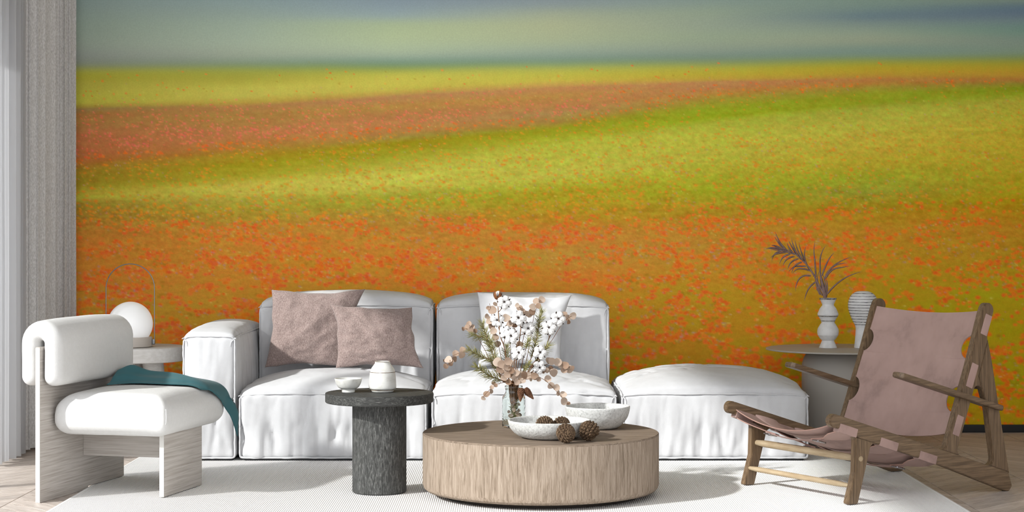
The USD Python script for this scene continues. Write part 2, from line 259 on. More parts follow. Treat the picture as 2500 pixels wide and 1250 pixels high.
# the printed mural: bands of colour measured on the photograph, then some thousand poppies
MX, MZ0, MZ1 = (-2.74, 3.44), 0.04, 2.80
marks_x = [180, 600, 960, 1350, 1740, 2120, 2500]
marks = np.array([[165, 267, 410, 478, 545], [166, 252, 372, 452, 545], [164, 230, 335, 430, 538], [158, 205, 312, 372, 545], [153, 194, 248, 320, 525], [148, 190, 215, 278, 520], [143, 188, 203, 240, 510]], float)
stops = [
 [(0, 130, 146, 142), (60, 137, 152, 140), (110, 142, 154, 142), (140, 138, 144, 138), (158, 130, 138, 125), (165, 132, 140, 112), (172, 165, 164, 62), (190, 160, 155, 55), (205, 170, 162, 68), (235, 175, 170, 66), (253, 178, 175, 66), (262, 160, 140, 62), (268, 140, 112, 72), (280, 162, 116, 62), (310, 166, 118, 68), (330, 174, 110, 68), (380, 174, 106, 62), (400, 165, 105, 50), (420, 150, 125, 40), (450, 148, 128, 38), (470, 165, 150, 50), (485, 168, 160, 55), (500, 150, 130, 45), (530, 155, 120, 45), (560, 165, 115, 45), (600, 180, 108, 42), (700, 182, 104, 42), (760, 185, 102, 38), (850, 178, 110, 35), (1037, 150, 125, 20)],
 [(0, 130, 148, 148), (40, 140, 156, 146), (60, 148, 164, 148), (110, 156, 170, 150), (140, 148, 158, 140), (152, 125, 142, 125), (162, 120, 140, 100), (170, 150, 156, 70), (185, 155, 152, 62), (200, 165, 158, 64), (215, 182, 175, 76), (235, 182, 172, 78), (250, 175, 150, 64), (260, 165, 120, 70), (280, 160, 122, 62), (300, 165, 122, 64), (320, 172, 118, 68), (335, 174, 116, 66), (355, 166, 118, 56), (375, 158, 128, 38), (400, 150, 138, 30), (430, 155, 148, 40), (450, 180, 168, 66), (470, 178, 166, 66), (490, 160, 150, 55), (510, 155, 140, 45), (540, 160, 128, 45), (560, 175, 120, 45), (600, 180, 116, 45), (640, 180, 113, 40), (700, 185, 108, 42), (760, 185, 104, 40), (850, 175, 112, 35), (1037, 150, 125, 20)],
 [(0, 125, 140, 150), (30, 138, 155, 158), (45, 145, 162, 158), (55, 160, 175, 140), (90, 168, 182, 144), (120, 165, 180, 150), (140, 150, 165, 145), (148, 120, 145, 132), (160, 110, 138, 105), (168, 140, 152, 75), (178, 185, 180, 75), (195, 190, 180, 78), (218, 186, 175, 75), (230, 178, 150, 72), (238, 172, 125, 80), (260, 170, 128, 65), (280, 168, 118, 68), (300, 174, 120, 70), (320, 172, 120, 66), (335, 150, 125, 60), (350, 145, 130, 25), (380, 150, 145, 40), (410, 172, 165, 62), (440, 182, 178, 72), (465, 172, 165, 62), (480, 150, 148, 48), (500, 150, 145, 45), (520, 160, 130, 48), (560, 170, 120, 48), (600, 185, 115, 48), (640, 184, 115, 45), (700, 185, 110, 50), (850, 178, 112, 35), (1037, 150, 125, 20)],
 [(0, 128, 140, 145), (20, 138, 150, 145), (28, 150, 160, 140), (60, 165, 172, 138), (100, 162, 172, 140), (120, 150, 165, 145), (140, 130, 148, 135), (150, 112, 138, 120), (158, 125, 150, 110), (165, 165, 170, 85), (180, 182, 176, 72), (195, 190, 178, 72), (205, 188, 155, 78), (215, 180, 128, 80), (235, 175, 130, 68), (260, 172, 122, 70), (280, 160, 128, 75), (300, 155, 125, 58), (315, 140, 140, 30), (335, 155, 155, 40), (355, 168, 168, 58), (400, 172, 168, 62), (430, 176, 172, 66), (450, 165, 165, 50), (470, 155, 145, 35), (500, 160, 140, 35), (540, 170, 125, 38), (570, 182, 114, 52), (600, 182, 118, 56), (625, 170, 130, 62), (645, 175, 125, 58), (665, 188, 110, 52), (700, 188, 112, 48), (850, 165, 112, 32), (1037, 145, 122, 18)],
 [(0, 128, 145, 138), (30, 140, 155, 135), (60, 142, 155, 138), (90, 145, 160, 135), (120, 140, 152, 135), (140, 115, 135, 125), (148, 118, 138, 110), (155, 135, 150, 90), (165, 170, 165, 65), (180, 180, 165, 55), (192, 182, 155, 60), (200, 178, 128, 80), (215, 175, 122, 75), (230, 172, 128, 60), (245, 150, 140, 50), (265, 138, 150, 35), (285, 140, 152, 30), (300, 160, 165, 55), (330, 172, 170, 60), (380, 170, 165, 58), (430, 160, 158, 45), (460, 150, 150, 35), (490, 155, 140, 35), (520, 160, 128, 35), (560, 170, 120, 45), (600, 175, 116, 52), (640, 178, 115, 52), (670, 185, 108, 45), (700, 178, 112, 42), (760, 172, 108, 35), (800, 155, 115, 32), (870, 140, 105, 25), (1037, 140, 115, 18)],
 [(0, 122, 142, 130), (25, 115, 135, 130), (40, 98, 118, 130), (52, 118, 135, 132), (80, 140, 155, 135), (100, 148, 155, 132), (120, 120, 142, 128), (132, 118, 140, 135), (145, 120, 140, 100), (152, 150, 155, 60), (165, 175, 155, 45), (180, 178, 150, 50), (195, 175, 120, 65), (205, 172, 125, 55), (215, 150, 135, 50), (230, 140, 145, 35), (250, 140, 148, 35), (265, 155, 158, 55), (300, 172, 165, 60), (350, 178, 160, 55), (400, 170, 155, 45), (430, 150, 155, 40), (470, 140, 140, 45), (500, 150, 130, 30), (520, 160, 124, 30), (570, 175, 115, 40), (620, 172, 116, 40), (700, 162, 120, 35), (760, 160, 118, 25), (800, 155, 120, 20), (900, 150, 125, 15), (1037, 140, 130, 10)],
 [(0, 125, 140, 125), (20, 90, 112, 128), (35, 100, 115, 130), (50, 112, 130, 132), (75, 110, 140, 125), (100, 128, 142, 130), (130, 125, 145, 125), (140, 115, 135, 95), (148, 150, 150, 55), (170, 178, 148, 45), (185, 178, 135, 50), (195, 165, 115, 55), (205, 140, 130, 45), (215, 130, 140, 30), (228, 140, 148, 35), (245, 165, 160, 55), (300, 175, 160, 50), (350, 178, 155, 45), (400, 170, 150, 40), (450, 165, 145, 30), (490, 158, 135, 20), (520, 165, 122, 25), (570, 172, 115, 35), (620, 168, 117, 35), (700, 160, 120, 25), (800, 150, 125, 15), (900, 140, 130, 10), (1037, 135, 130, 8)]]
MURAL_GAIN = 1.72
def build_mural():
    nx, nz = 860, 384
    xs, zs = np.linspace(*MX, nx), np.linspace(MZ1, MZ0, nz)
    px, py = 1250 + xs * F_PX / WALL, HORIZON + (EYE - zs) * F_PX / WALL
    X, Y = np.meshgrid(px, py)                                   # (nz, nx)
    Yw = Y + 5 * (fbm(np.stack([X / 260, Y / 26, 0 * X], -1), 3, 3) - .5)
    lm = np.stack([np.interp(px, marks_x, marks[:, k]) for k in range(5)], 1)       # landmarks per column
    knots = np.concatenate([np.full((nx, 1), -250.0), np.zeros((nx, 1)), lm, np.full((nx, 1), 1037.0), np.full((nx, 1), 1200.0)], 1)
    norm = np.array([-1, 0, 1, 2, 3, 4, 5, 6, 7.0])
    V = np.stack([np.interp(Yw[:, i], knots[i], norm) for i in range(nx)], 1)
    tabs = []
    vv = np.linspace(-1, 7, 1601)
    for c, st in enumerate(stops):
        st = np.array(st, float); k = np.r_[-250, 0, marks[c], 1037, 1200]
        yy = np.interp(vv, norm, k); tabs.append(np.stack([np.interp(yy, st[:, 0], st[:, j]) for j in (1, 2, 3)], 1))
    tabs = np.array(tabs)
    ci = np.clip(np.interp(X, marks_x, range(7)), 0, 5.9999); c0 = ci.astype(int); t = (ci - c0)[..., None]
    vi = np.clip((V + 1) / 8 * 1600, 0, 1599.999); v0 = vi.astype(int); s = (vi - v0)[..., None]
    def look(c): return tabs[c, v0] * (1 - s) + tabs[c, v0 + 1] * s
    img = look(c0) * (1 - t) + look(c0 + 1) * t
    # streaky ground texture, only below the horizon
    below = np.clip((V - 1.0) * 3, 0, 1)[..., None]
    below = below * np.interp(V, [1, 1.6, 3, 4.5], [.2, .45, .6, 1.0])[..., None]
    img += below * 26 * (fbm(np.stack([X / 5.5, Y / 4.2, 0 * X + 2], -1), 2, 15) - .5)[..., None] * np.array([.9, .5, .3]) + below * 26 * (fbm(np.stack([X / 9, Y / 6, 0 * X + 7], -1), 2, 17) - .5)[..., None] * np.array([-.5, .8, .1])
    img += below * 22 * (fbm(np.stack([X / 12, Y / 7, 0 * X], -1), 3, 5) - .5)[..., None] * np.array([1.0, 1.0, .6])
    img += below * 14 * (fbm(np.stack([X / 60, Y / 9, 0 * X + 4], -1), 2, 8) - .5)[..., None] * np.array([.6, 1.2, .3])
    from scipy.ndimage import gaussian_filter1d
    soft = gaussian_filter1d(img, 2.6, axis=0); k_ = np.clip(2.2 - V, 0, 1)[..., None]; img = img * (1 - k_) + soft * k_
    img *= np.interp(V, [0, 2, 5, 6], [.955, .95, 1.0, 1.03])[..., None]  # offsets light falloff on the wall in the print: darker above, lighter below
    low = np.clip((V - 4.9) / .5, 0, 1)[..., None] * .62
    tint = np.clip((X - 250) / 2000, 0, 1)[..., None]
    gx = fbm(np.stack([X / 240, Y / 60, 0 * X + 9], -1), 3, 41)[..., None]
    img = img * (1 - low) + low * ((1 - tint) * np.array([184., 136, 52]) + tint * np.array([164., 142, 26]) + (gx - .5) * np.array([40., -34, 10]))
    # poppies and cornflowers
    rng = np.random.default_rng(5)
    dens_v = [1.0, 1.4, 1.75, 2.0, 2.15, 2.6, 3.0, 3.5, 4.0, 4.5, 5.0, 5.4, 7.0]
    dens = [.03, .12, .08, .16, .45, .75, .55, .42, .42, .6, .75, .8, .8]
    dx, dz = px[1] - px[0], py[1] - py[0]
    n = 90000
    fx, fy = rng.uniform(px[0], px[-1], n), 150 + 900 * rng.uniform(0, 1, n) ** 0.85
    clump = fbm(np.stack([fx / 55, fy / 20, 0 * fx], -1), 3, 21)
    for k in range(n):
        i, j = int((fx[k] - px[0]) / dx), int((fy[k] - py[0]) / dz)
        if not (0 <= i < nx and 0 <= j < nz): continue
        v = V[j, i]; right = np.interp(fx[k], [300, 2300], [1.0, 0.75]) if v < 3 else np.interp(fx[k], [500, 1400, 2300], [.86, .74, .42])
        if rng.random() > .95 * np.interp(v, dens_v, dens) * right * (np.clip((clump[k] - .37) * 4.4, .05, 1.4) if v > 4.9 else np.clip((clump[k] - .25) * 2.4, .15, 1)): continue
        near = np.clip((fy[k] - 250) / 600, 0, 1)
        r = (1.7 + 2.9 * near) * rng.uniform(.6, 1.4); kind = rng.random()
        redband = 1.8 < v < 2.75 and fx[k] < 1500
        if kind < .62 or redband and kind < .85:
            if 2.9 < v < 4.9: col, a = np.array([198 + rng.uniform(-8, 14), 124 + rng.uniform(-12, 14), 36.]), .72
            elif redband: col, a = np.array([212., 98 + rng.uniform(-8, 18), 74 + rng.uniform(-10, 24)]), .7
            else:
                pink = np.interp(fx[k], [300, 1500, 2300], [.55, .5, .15]) * (v < 5.7)
                col, a = np.array([236 + rng.uniform(-18, 12), 98 + rng.uniform(-18, 18), 26 + 46 * pink * rng.random()]), .88
        elif kind < .82: col, a, r = np.array([162., 126, 128]) + rng.uniform(-12, 12, 3), .5, r * .62
        elif kind < .92: col, a = np.array([140., 104, 26]), .4
        else: col, a, r = np.array([196., 186, 104]), .45, r * .6
        w, hgt = r * rng.uniform(.9, 1.6), r * rng.uniform(.65, 1.0)
        ri, rj = int(2.2 * w / dx) + 1, int(2.2 * hgt / dz) + 1
        i0, i1, j0, j1 = max(0, i - ri), min(nx, i + ri + 1), max(0, j - rj), min(nz, j + rj + 1)
        g = np.exp(-1.5 * (((px[None, i0:i1] - fx[k]) / w) ** 2 + ((py[j0:j1, None] - fy[k]) / hgt) ** 2))
        g = (a * np.clip(g * 1.5, 0, 1))[..., None]
        img[j0:j1, i0:i1] = img[j0:j1, i0:i1] * (1 - g) + col * g
    img = np.clip(img, 4, 250) / 255
    lcol = np.where(img <= .04045, img / 12.92, ((img + .055) / 1.055) ** 2.4) * MURAL_GAIN
    A, B = np.meshgrid(xs, zs)
    v = np.stack([A, np.full_like(A, WALL - .003), B], -1).reshape(-1, 3)
    f = gridfaces(nz, nx)
    return v, f, np.clip(lcol, 0, .97).reshape(-1, 3)
wb = thing('wall_back', 'back wall covered by a printed photo mural of a poppy field', 'wall', kind='structure')
part(wb, 'plaster', bx(-2.9, 3.6, WALL, WALL + .14, 0, 3.55), M['plaster'], False)
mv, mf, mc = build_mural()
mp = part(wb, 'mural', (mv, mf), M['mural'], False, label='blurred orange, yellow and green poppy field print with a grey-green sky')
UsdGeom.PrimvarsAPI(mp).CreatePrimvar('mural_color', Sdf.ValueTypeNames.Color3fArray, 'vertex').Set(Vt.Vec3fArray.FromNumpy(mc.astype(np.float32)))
bb = thing('baseboard_back', 'low black baseboard along the foot of the mural wall', 'baseboard', (0, WALL - .012, 0), kind='structure')
part(bb, 'board', rbox(6.2, .018, .046, .003, (.3, .006, .006), (.35, 0, .023)), M['black'])
XL = -2.78
wl = thing('wall_left', 'left wall with the unseen tall window', 'wall', kind='structure')
part(wl, 'plaster', cat([bx(XL - .2, XL, 9.05, WALL + .14, 0, 3.55), bx(XL - .2, XL, 7.80, 9.05, 2.30, 3.55), bx(XL - .2, XL, 2.8, 7.8, 3.12, 3.55)]), M['plaster'], False)  # stepped headers and far end shaped to keep direct sun off the mural
wr = thing('wall_right', 'plain right wall', 'wall', kind='structure')
part(wr, 'plaster', bx(3.46, 3.6, 4.5, WALL, 0, 3.55), M['grey_wall'], False)
ce = thing('ceiling', 'plain white ceiling', 'ceiling', kind='structure')
part(ce, 'plaster', bx(-2.98, 3.6, 4.5, WALL + .14, 3.55, 3.65), M['plaster'], False)
def window(name, y0, y1, zt, muls, label):
    w = thing(name, label, 'window', kind='structure'); xa, xb = XL - .12, XL - .06; ys = [y0] + muls + [y1]
    part(w, 'frame', cat([bx(xa, xb, y0, y0 + .02, 0, zt), bx(xa, xb, y1 - .02, y1, 0, zt), bx(xa, xb, y0 + .02, y1 - .02, 0, .05), bx(xa, xb, y0 + .02, y1 - .02, zt - .06, zt)] + [bx(xa, xb, m - .03, m + .03, .05, zt - .06) for m in muls]), M['frame_white'], False)
    for a, b in zip(ys[:-1], ys[1:]): part(w, 'pane', bx(XL - .094, XL - .088, a + .03, b - .03, .05, zt - .06), M['pane'], False)
window('window_1', 7.80, 9.05, 2.30, [], 'white framed window in the left wall behind the sheer curtain, its head lowered to steer the sun')  # head height and far end set to cut the sun before the mural
window('window_2', 2.80, 7.80, 3.12, [4.2], 'tall unseen window in the left wall, shaped to steer the sun')  # out of view; height chosen for how far sun reaches into the room

# ------------------------------------------------------------------ rug: raised ribs running away from the eye
rg = thing('rug', 'large cream flat-woven ribbed rug under the seating group', 'rug', (-.015, 8.05, 0))
RX, RY0, RY1, RT = 1.915, -1.55, 1.36, .011
nr = 425; xs = np.linspace(-RX, RX, nr * 6 + 1); zz = RT * (.82 + .18 * np.abs(np.sin((xs + RX) / (2 * RX) * nr * PI)) ** .7)
v = np.concatenate([np.stack([xs, np.full_like(xs, y), zz], 1) for y in (RY0, RY1)]); k = len(xs)
q = np.stack([np.arange(k - 1), np.arange(1, k), np.arange(1, k) + k, np.arange(k - 1) + k], 1)
part(rg, 'ribbed_pile', tm(v, np.vstack([q[:, [0, 1, 2]], q[:, [0, 2, 3]]])), M['rug'], False, kind='stuff')
part(rg, 'backing', bx(-RX, RX, RY0, RY1, .0005, RT * .7), M['rug'], False)
part(rg, 'binding', cat([rbox(.014, RY1 - RY0, RT + .001, .005, (.005, .2, .004), (sx * RX, (RY0 + RY1) / 2, RT / 2 + .0008)) for sx in (-1, 1)] + [rbox(2 * RX, .014, RT + .001, .005, (.2, .005, .004), (0, y, RT / 2 + .0008)) for y in (RY0, RY1)]), M['rug'])

# ------------------------------------------------------------------ curtains
def drape(path_xy, z0, z1, thick, nz=40, seed=0, flare=.0):
    p = np.asarray(path_xy, float); d = np.gradient(p, axis=0); nrm = np.stack([-d[:, 1], d[:, 0]], 1); nrm /= np.linalg.norm(nrm, axis=1, keepdims=True)
    z = np.linspace(z0, z1, nz); c = p.mean(0); V = []
    for s in (-1, 1):
        P = p[None] + s * thick / 2 * nrm[None] + 0 * z[:, None, None]
        wob = .006 * (fbm(np.stack([np.broadcast_to(p[:, 0] * 14, P.shape[:2]), np.broadcast_to(p[:, 1] * 14, P.shape[:2]), np.broadcast_to(z[:, None] * 1.1, P.shape[:2])], -1), 3, seed) - .5)
        P = c + (P - c) * (1 + flare * np.clip(.25 - z / 2.0, 0, 1)[:, None, None]) + wob[..., None] * nrm[None]
        V.append(np.concatenate([P, np.broadcast_to(z[:, None, None], P.shape[:2] + (1,))], -1))
    n = len(p); a = np.stack(V, 1).reshape(nz, 2 * n, 3); ring = np.r_[np.arange(n), np.arange(2 * n - 1, n - 1, -1)]
    m = tm(a[:, ring].reshape(-1, 3), gridfaces(nz, 2 * n, wrap_v=True)); m.fix_normals(); return m
t = np.linspace(0, 1, 150)
amp = np.interp(t, [0, .1, .25, 1], [.02, .045, .04, .035])
ph = 2 * PI * (t * 7.5 + .35 * np.sin(t * 9))
pathc = np.stack([-2.595 + .03 * t + amp * np.sin(ph), 9.36 + .93 * t + .012 * np.sin(2 * ph)], 1)
cu = thing('curtain', 'heavy grey woven curtain hanging in tight folds at the left edge of the mural', 'curtain', (-2.6, 9.8, 0))
part(cu, 'fabric', (lambda m: (m.apply_translation([2.6, -9.8, 0]), m)[1])(drape(pathc, .02, 2.9, .006, 44, 3)), M['curtain'], 60)
part(cu, 'curtain_rod', tube([(-.02, -.6, 2.915), (-.02, .6, 2.915)], .012), M['steel'])
t = np.linspace(0, 1, 110); ph = 2 * PI * t * 5
paths = np.stack([-2.585 + .030 * np.sin(ph) + .01 * np.sin(2.3 * ph), 8.80 + .54 * t], 1)
sh = thing('sheer_curtain', 'thin white sheer curtain in front of the window, left of the grey curtain', 'curtain', (-2.58, 8.9, 0))
part(sh, 'fabric', (lambda m: (m.apply_translation([2.58, -8.9, 0]), m)[1])(drape(paths, .015, 2.9, .0012, 24, 9)), M['sheer'], 60)

# ------------------------------------------------------------------ sofa modules and ottoman: loose linen covers
def wrinkles(p, raw, h, seed, k=1.0, up=True):
    """How far the loose cover lies in or out (metres), from raw box coordinates."""
    u = raw / h; d = np.zeros(len(raw)); o = np.array([seed * 3.7, seed * 1.3, seed * 2.1])
    front = u[:, 1] < -.999; side = np.abs(u[:, 0]) > .999; top = u[:, 2] > .999
    for msk, ax in ((front, 0), (side, 1)):
        q = raw[msk]; zf = (q[:, 2] + h[2]) / (2 * h[2])
        s = np.stack([q[:, ax] * 7 + .3 * q[:, 2], q[:, 2] * 1.7, 0 * q[:, 0]], -1) + o; s2 = np.stack([q[:, ax] * 15 - .5 * q[:, 2], q[:, 2] * 2.6, 0 * q[:, 0] + 3], -1) + o
        f, f2 = fbm(s, 2, seed), fbm(s2, 3, seed + 1)
        valley = np.clip(1 - np.abs(f - .5) * 7, 0, 1) ** 1.4 * np.exp(-((zf - .36) / .22) ** 2)
        val2 = np.clip(1 - np.abs(f2 - .5) * 6, 0, 1) ** 1.3 * (.35 + .65 * np.exp(-((zf - .3) / .3) ** 2))
        gath = (noise(np.stack([q[:, ax] * 24, q[:, 2] * 5, 0 * q[:, 0]], -1) + o, seed + 5) - .5) * np.exp(-(1 - zf) / .14)
        hem = (noise(np.stack([q[:, ax] * 28 + 6 * q[:, 2], q[:, 2] * 4, 0 * q[:, 0]], -1) + o, seed + 6) - .5) * np.exp(-((zf - .12) / .12) ** 2)
        d[msk] += k * (-.022 * valley - .012 * val2 + .016 * (f - .5) + .012 * gath + .016 * hem) * (1 if ax == 0 else .8)
    q = raw[top]; s = np.stack([q[:, 0] * 4.2 + q[:, 1] * 2, q[:, 1] * 5.5 - q[:, 0] * 1.5, 0 * q[:, 0]], -1) + o
    f = fbm(s, 4, seed + 9); cre = np.clip(1 - np.abs(f - .52) * 14, 0, 1) ** 1.4
    mk = np.clip(1 - np.maximum(np.abs(u[top, 0]), np.abs(u[top, 1])) ** 8, 0, 1)
    d[top] += k * (.020 * (f - .5) - .010 * cre * np.clip((noise(s * .6, seed) - .45) * 4, 0, 1)) * mk
    edge = np.clip((np.abs(u[top, 0]) - .72) / .28, 0, 1)
    d[top] += k * .015 * edge * (noise(np.stack([q[:, 1] * 26, q[:, 0] * 3, 0 * q[:, 0]], -1) + o, seed + 2) - .5)
    return d
def soft_module(sx, sy, sz, crown, seed, r=.028, bulge=.010, step=.0115, k=1.0, pw=2.4):
    """(cover, piping): a box cushion with a crowned top, base at z = 0, centred in x and y; the piping follows the top seam and upright corners."""
    h = np.array([sx, sy, sz]) / 2
    def shape(raw):
        u = raw / h; p = rounded(raw, h, r)
        cr = np.clip((1 - np.abs(u[:, 0]) ** pw) * (1 - np.abs(u[:, 1]) ** pw), 0, 1) ** .62
        p[:, 2] += crown * cr * (u[:, 2] > .999)
        p[:, 2] -= .012 * np.abs(u[:, 0]) ** 6 * np.abs(u[:, 1]) ** 6 * (u[:, 2] > 0)
        for a in (0, 1):
            b = np.clip((1 - u[:, 1 - a] ** 2), 0, 1) * np.clip(1 - u[:, 2] ** 2, 0, 1) * (np.abs(u[:, a]) > .999)
            p[:, a] += np.sign(u[:, a]) * bulge * b
        return p
    m = boxgrid(h, step); raw = m.vertices.copy(); m.vertices = shape(raw); m.fix_normals()
    displace(m, wrinkles(m.vertices, raw, h, seed, k)); m.apply_translation([0, 0, sz / 2])
    pip = []
    def line(a, b, n, rr=.0052):
        raw = np.linspace(a, b, n); p = shape(raw) + np.array([0, 0, sz / 2])
        p += .0028 * (np.stack([noise(raw * 30 + 7 * q, seed + q) for q in range(3)], 1) - .5)
        out = np.where(np.abs(raw / h) > .999, np.sign(raw), 0); p += out * .0012
        pip.append(tube(p, rr * (1 + .5 * (noise(raw * 60, seed) - .5)), 6))
    X, Y, Z = h
    for a, b in (((-X, -Y, Z), (X, -Y, Z)), ((-X, Y, Z), (X, Y, Z)), ((-X, -Y, Z), (-X, Y, Z)), ((X, -Y, Z), (X, Y, Z))): line(a, b, 60)
    for sxx in (-1, 1): line((sxx * X, -Y, -Z), (sxx * X, -Y, Z), 40)
    line((-X, -Y, -Z), (X, -Y, -Z), 50)
    for sxx in (-1, 1):                                               # little corner tufts where the seams meet
        c = shape(np.array([[sxx * X, -Y, Z]]))[0] + [0, 0, sz / 2]
        pip.append(tube(curve([c, c + [sxx * .006, -.006, .008], c + [sxx * .012, -.010, .004]], 8), np.linspace(.005, .002, 8), 6))
        pip.append(tube(curve([c, c + [-sxx * .012, -.010, -.012], c + [-sxx * .016, -.010, -.034]], 8), np.linspace(.005, .0015, 8), 6))
    return m, cat(pip)
SO = np.array([-.57, 9.5, 0.0132])                                      # stands on the rug
so = thing('sofa', 'white loose-cover sofa of two deep modules with a block arm, against the mural wall', 'sofa', SO)
def module(par, name, x0, x1, y0, y1, z0, z1, crown, seed, origin, **kw):
    m, p = soft_module(x1 - x0, y1 - y0, z1 - z0, crown, seed, **kw)
    t = np.array([(x0 + x1) / 2, (y0 + y1) / 2, z0]) - origin; m.apply_translation(t); p.apply_translation(t)
    a = part(par, name, m, M['linen'], True); part(a, 'piping', p, M['piping'], True); return a
module(so, 'armrest', -1.684, -1.408, 8.985, 10.03, .018, .652, .050, 3, SO, k=.8, bulge=.024, pw=3.0)
module(so, 'seat', -1.397, -.434, 8.99, 9.70, .018, .358, .098, 11, SO)
module(so, 'seat', -.413, .536, 8.99, 9.70, .018, .358, .095, 12, SO)
module(so, 'backrest', -1.389, -.432, 9.655, 10.03, .30, .785, .070, 14, SO, k=.75, pw=3.4)
module(so, 'backrest', -.415, .534, 9.655, 10.03, .30, .783, .062, 15, SO, k=.75, pw=3.4)
part(so, 'plinth', cat([bx(-1.66 - SO[0], -1.43 - SO[0], 9.0 - SO[1], 10.0 - SO[1], 0, .012), bx(-1.37 - SO[0], -.45 - SO[0], 9.0 - SO[1], 10.0 - SO[1], 0, .012), bx(-.39 - SO[0], .51 - SO[0], 9.0 - SO[1], 10.0 - SO[1], 0, .012), bx(-1.36 - SO[0], -.46 - SO[0], 9.72 - SO[1], 9.98 - SO[1], .012, .3), bx(-.38 - SO[0], .5 - SO[0], 9.72 - SO[1], 9.98 - SO[1], .012, .3)]), M['black'], False)
OO = np.array([1.036, 9.45, .0132])
ot = thing('ottoman', 'white loose-cover ottoman module standing at the right end of the sofa', 'ottoman', OO)
module(ot, 'cushion', .556, 1.517, 8.99, 9.92, .018, .358, .108, 23, OO)
part(ot, 'plinth', bx(.58 - OO[0], 1.49 - OO[0], 9.0 - OO[1], 9.9 - OO[1], 0, .012), M['black'], False)

# ------------------------------------------------------------------ cushions
def pillow(quad, t, seed, pinch=.10, n=96, wr=.010):
    """A stuffed square cover: quad = its four corners (x, z) bottom-left, bottom-right, top-right, top-left; edges drawn in, corners left as ears."""
    u = np.linspace(-1, 1, n); u = np.sign(u) * (1 - (1 - np.abs(u)) ** 1.15); U, V = np.meshgrid(u, u, indexing='ij'); q = np.array(quad, float); ctr = q.mean(0)
    bl = ((1 - U) * (1 - V))[..., None] * q[0] + ((1 + U) * (1 - V))[..., None] * q[1] + ((1 + U) * (1 + V))[..., None] * q[2] + ((1 - U) * (1 + V))[..., None] * q[3]; bl /= 4
    wv = .010 * (noise(np.stack([U * 3, V * 3, 0 * U + seed], -1), seed) - .5)
    pull = pinch * np.stack([np.abs(U) ** 1.5 * (1 - V ** 2), np.abs(V) ** 1.5 * (1 - U ** 2)], -1)
    X = bl - (bl - ctr) * pull; X = X + wv[..., None]
    pr = np.clip((1 - U ** 2) * (1 - V ** 2), 0, 1); th = t / 2 * pr ** .46; a = np.arctan2(V, U); rr = np.hypot(U, V)
    def side(s):
        f = fbm(np.stack([U * 1.8 + 5 * s, V * 1.8, 0 * U + seed], -1), 3, seed); g = fbm(np.stack([U * 4 + V * 2 + 5 * s, V * 5, 0 * U + seed], -1), 2, seed + 3)
        rad = noise(np.stack([np.cos(a) * 3.5, np.sin(a) * 3.5, 0 * a + seed], -1), seed) - .5
        d = th + wr * ((f - .5) * 3.0 + (g - .5) * 1.2) * np.minimum(1, pr * 3) + wr * rad * 2.2 * np.clip(rr - .3, 0, 1) * np.minimum(1, pr * 7)
        return np.stack([X[..., 0], s * d, X[..., 1]], -1).reshape(-1, 3)
    f = gridfaces(n, n); m = trimesh.Trimesh(np.vstack([side(-1), side(1)]), np.vstack([f, f[:, ::-1] + n * n]), process=False)
    m.merge_vertices(digits_vertex=6); m.fix_normals(); return m
def cushion(label, corners, D, t, lean, material, seed, **kw):
    """corners: photo positions bottom-left, bottom-right, top-right, top-left at distance D; the cushion leans back about its lower edge."""
    P = np.array([at(x, y, D) for x, y in corners]); c = P.mean(0); k = math.cos(math.radians(lean)); q = np.stack([P[:, 0] - c[0], (P[:, 2] - c[2]) / k], 1)
    m = pillow(q, t, seed, **kw); rot(m, [1, 0, 0], -lean); o = thing('cushion', label, 'cushion', c); part(o, 'cover', m, material, True); return o
cushion('larger mauve plush cushion leaning in the left corner of the sofa', [(648, 897), (838, 895), (890, 706), (660, 708)], 9.515, .125, 12, M['mauve'], 31, wr=.012)
cushion('smaller mauve plush cushion overlapping the larger mauve one', [(822, 897), (1034, 898), (1006, 750), (806, 742)], 9.365, .115, 12, M['mauve'], 33, wr=.013)
cushion('white cushion leaning behind the dried bouquet', [(1166, 896), (1368, 896), (1394, 722), (1166, 712)], 9.51, .125, 12, M['linen'], 36, wr=.012)

# ------------------------------------------------------------------ pale armchair with U-shaped back roll
AC = np.array([-2.044, 7.631, 0.0]); AC_ROT = math.degrees(math.atan2(-.239, .971))
ac = thing('armchair', 'white upholstered armchair on flat pale wood panels, with a teal cloth on its seat', 'armchair', AC, AC_ROT)
def board_edge(n0, n1, w0, w1, z0, z1): return rbox(n1 - n0, w1 - w0, z1 - z0, .0025, (.01, .05, .05), ((n0 + n1) / 2, (w0 + w1) / 2, (z0 + z1) / 2))
bpl = slab(Polygon([(-.002, 0), (.44, 0), (.44, .0135), (.80, .0135), (.80, .675), (-.002, .675)]), .023, .0025, 2)
bpl.vertices = np.stack([bpl.vertices[:, 2] - .0105, bpl.vertices[:, 0], bpl.vertices[:, 1]], 1); bpl.invert() if bpl.volume < 0 else None
part(ac, 'back_panel', bpl, M['pale_wood'])
part(ac, 'front_leg_panel', board_edge(.466, .489, .198, .602, .0135, .33), M['pale_wood'])
for _a, _b, _w, _z0, _z1 in ((-.022, .001, -.0025, .0, .672), (.466, .489, .1975, .0135, .33)): part(ac, 'edge_band', bx(_a + .0012, _b - .0012, _w - .0012, _w + .002, _z0 + .001, _z1 - .002), M['sunlit_edge'], False, label='smooth front edge of the panel, coloured lighter for the sun on it')  # added strips; their paler colour imitates sun on the near edges
part(ac, 'apron_rail', board_edge(.001, .466, .388, .412, .16, .33), M['pale_wood_rail'])
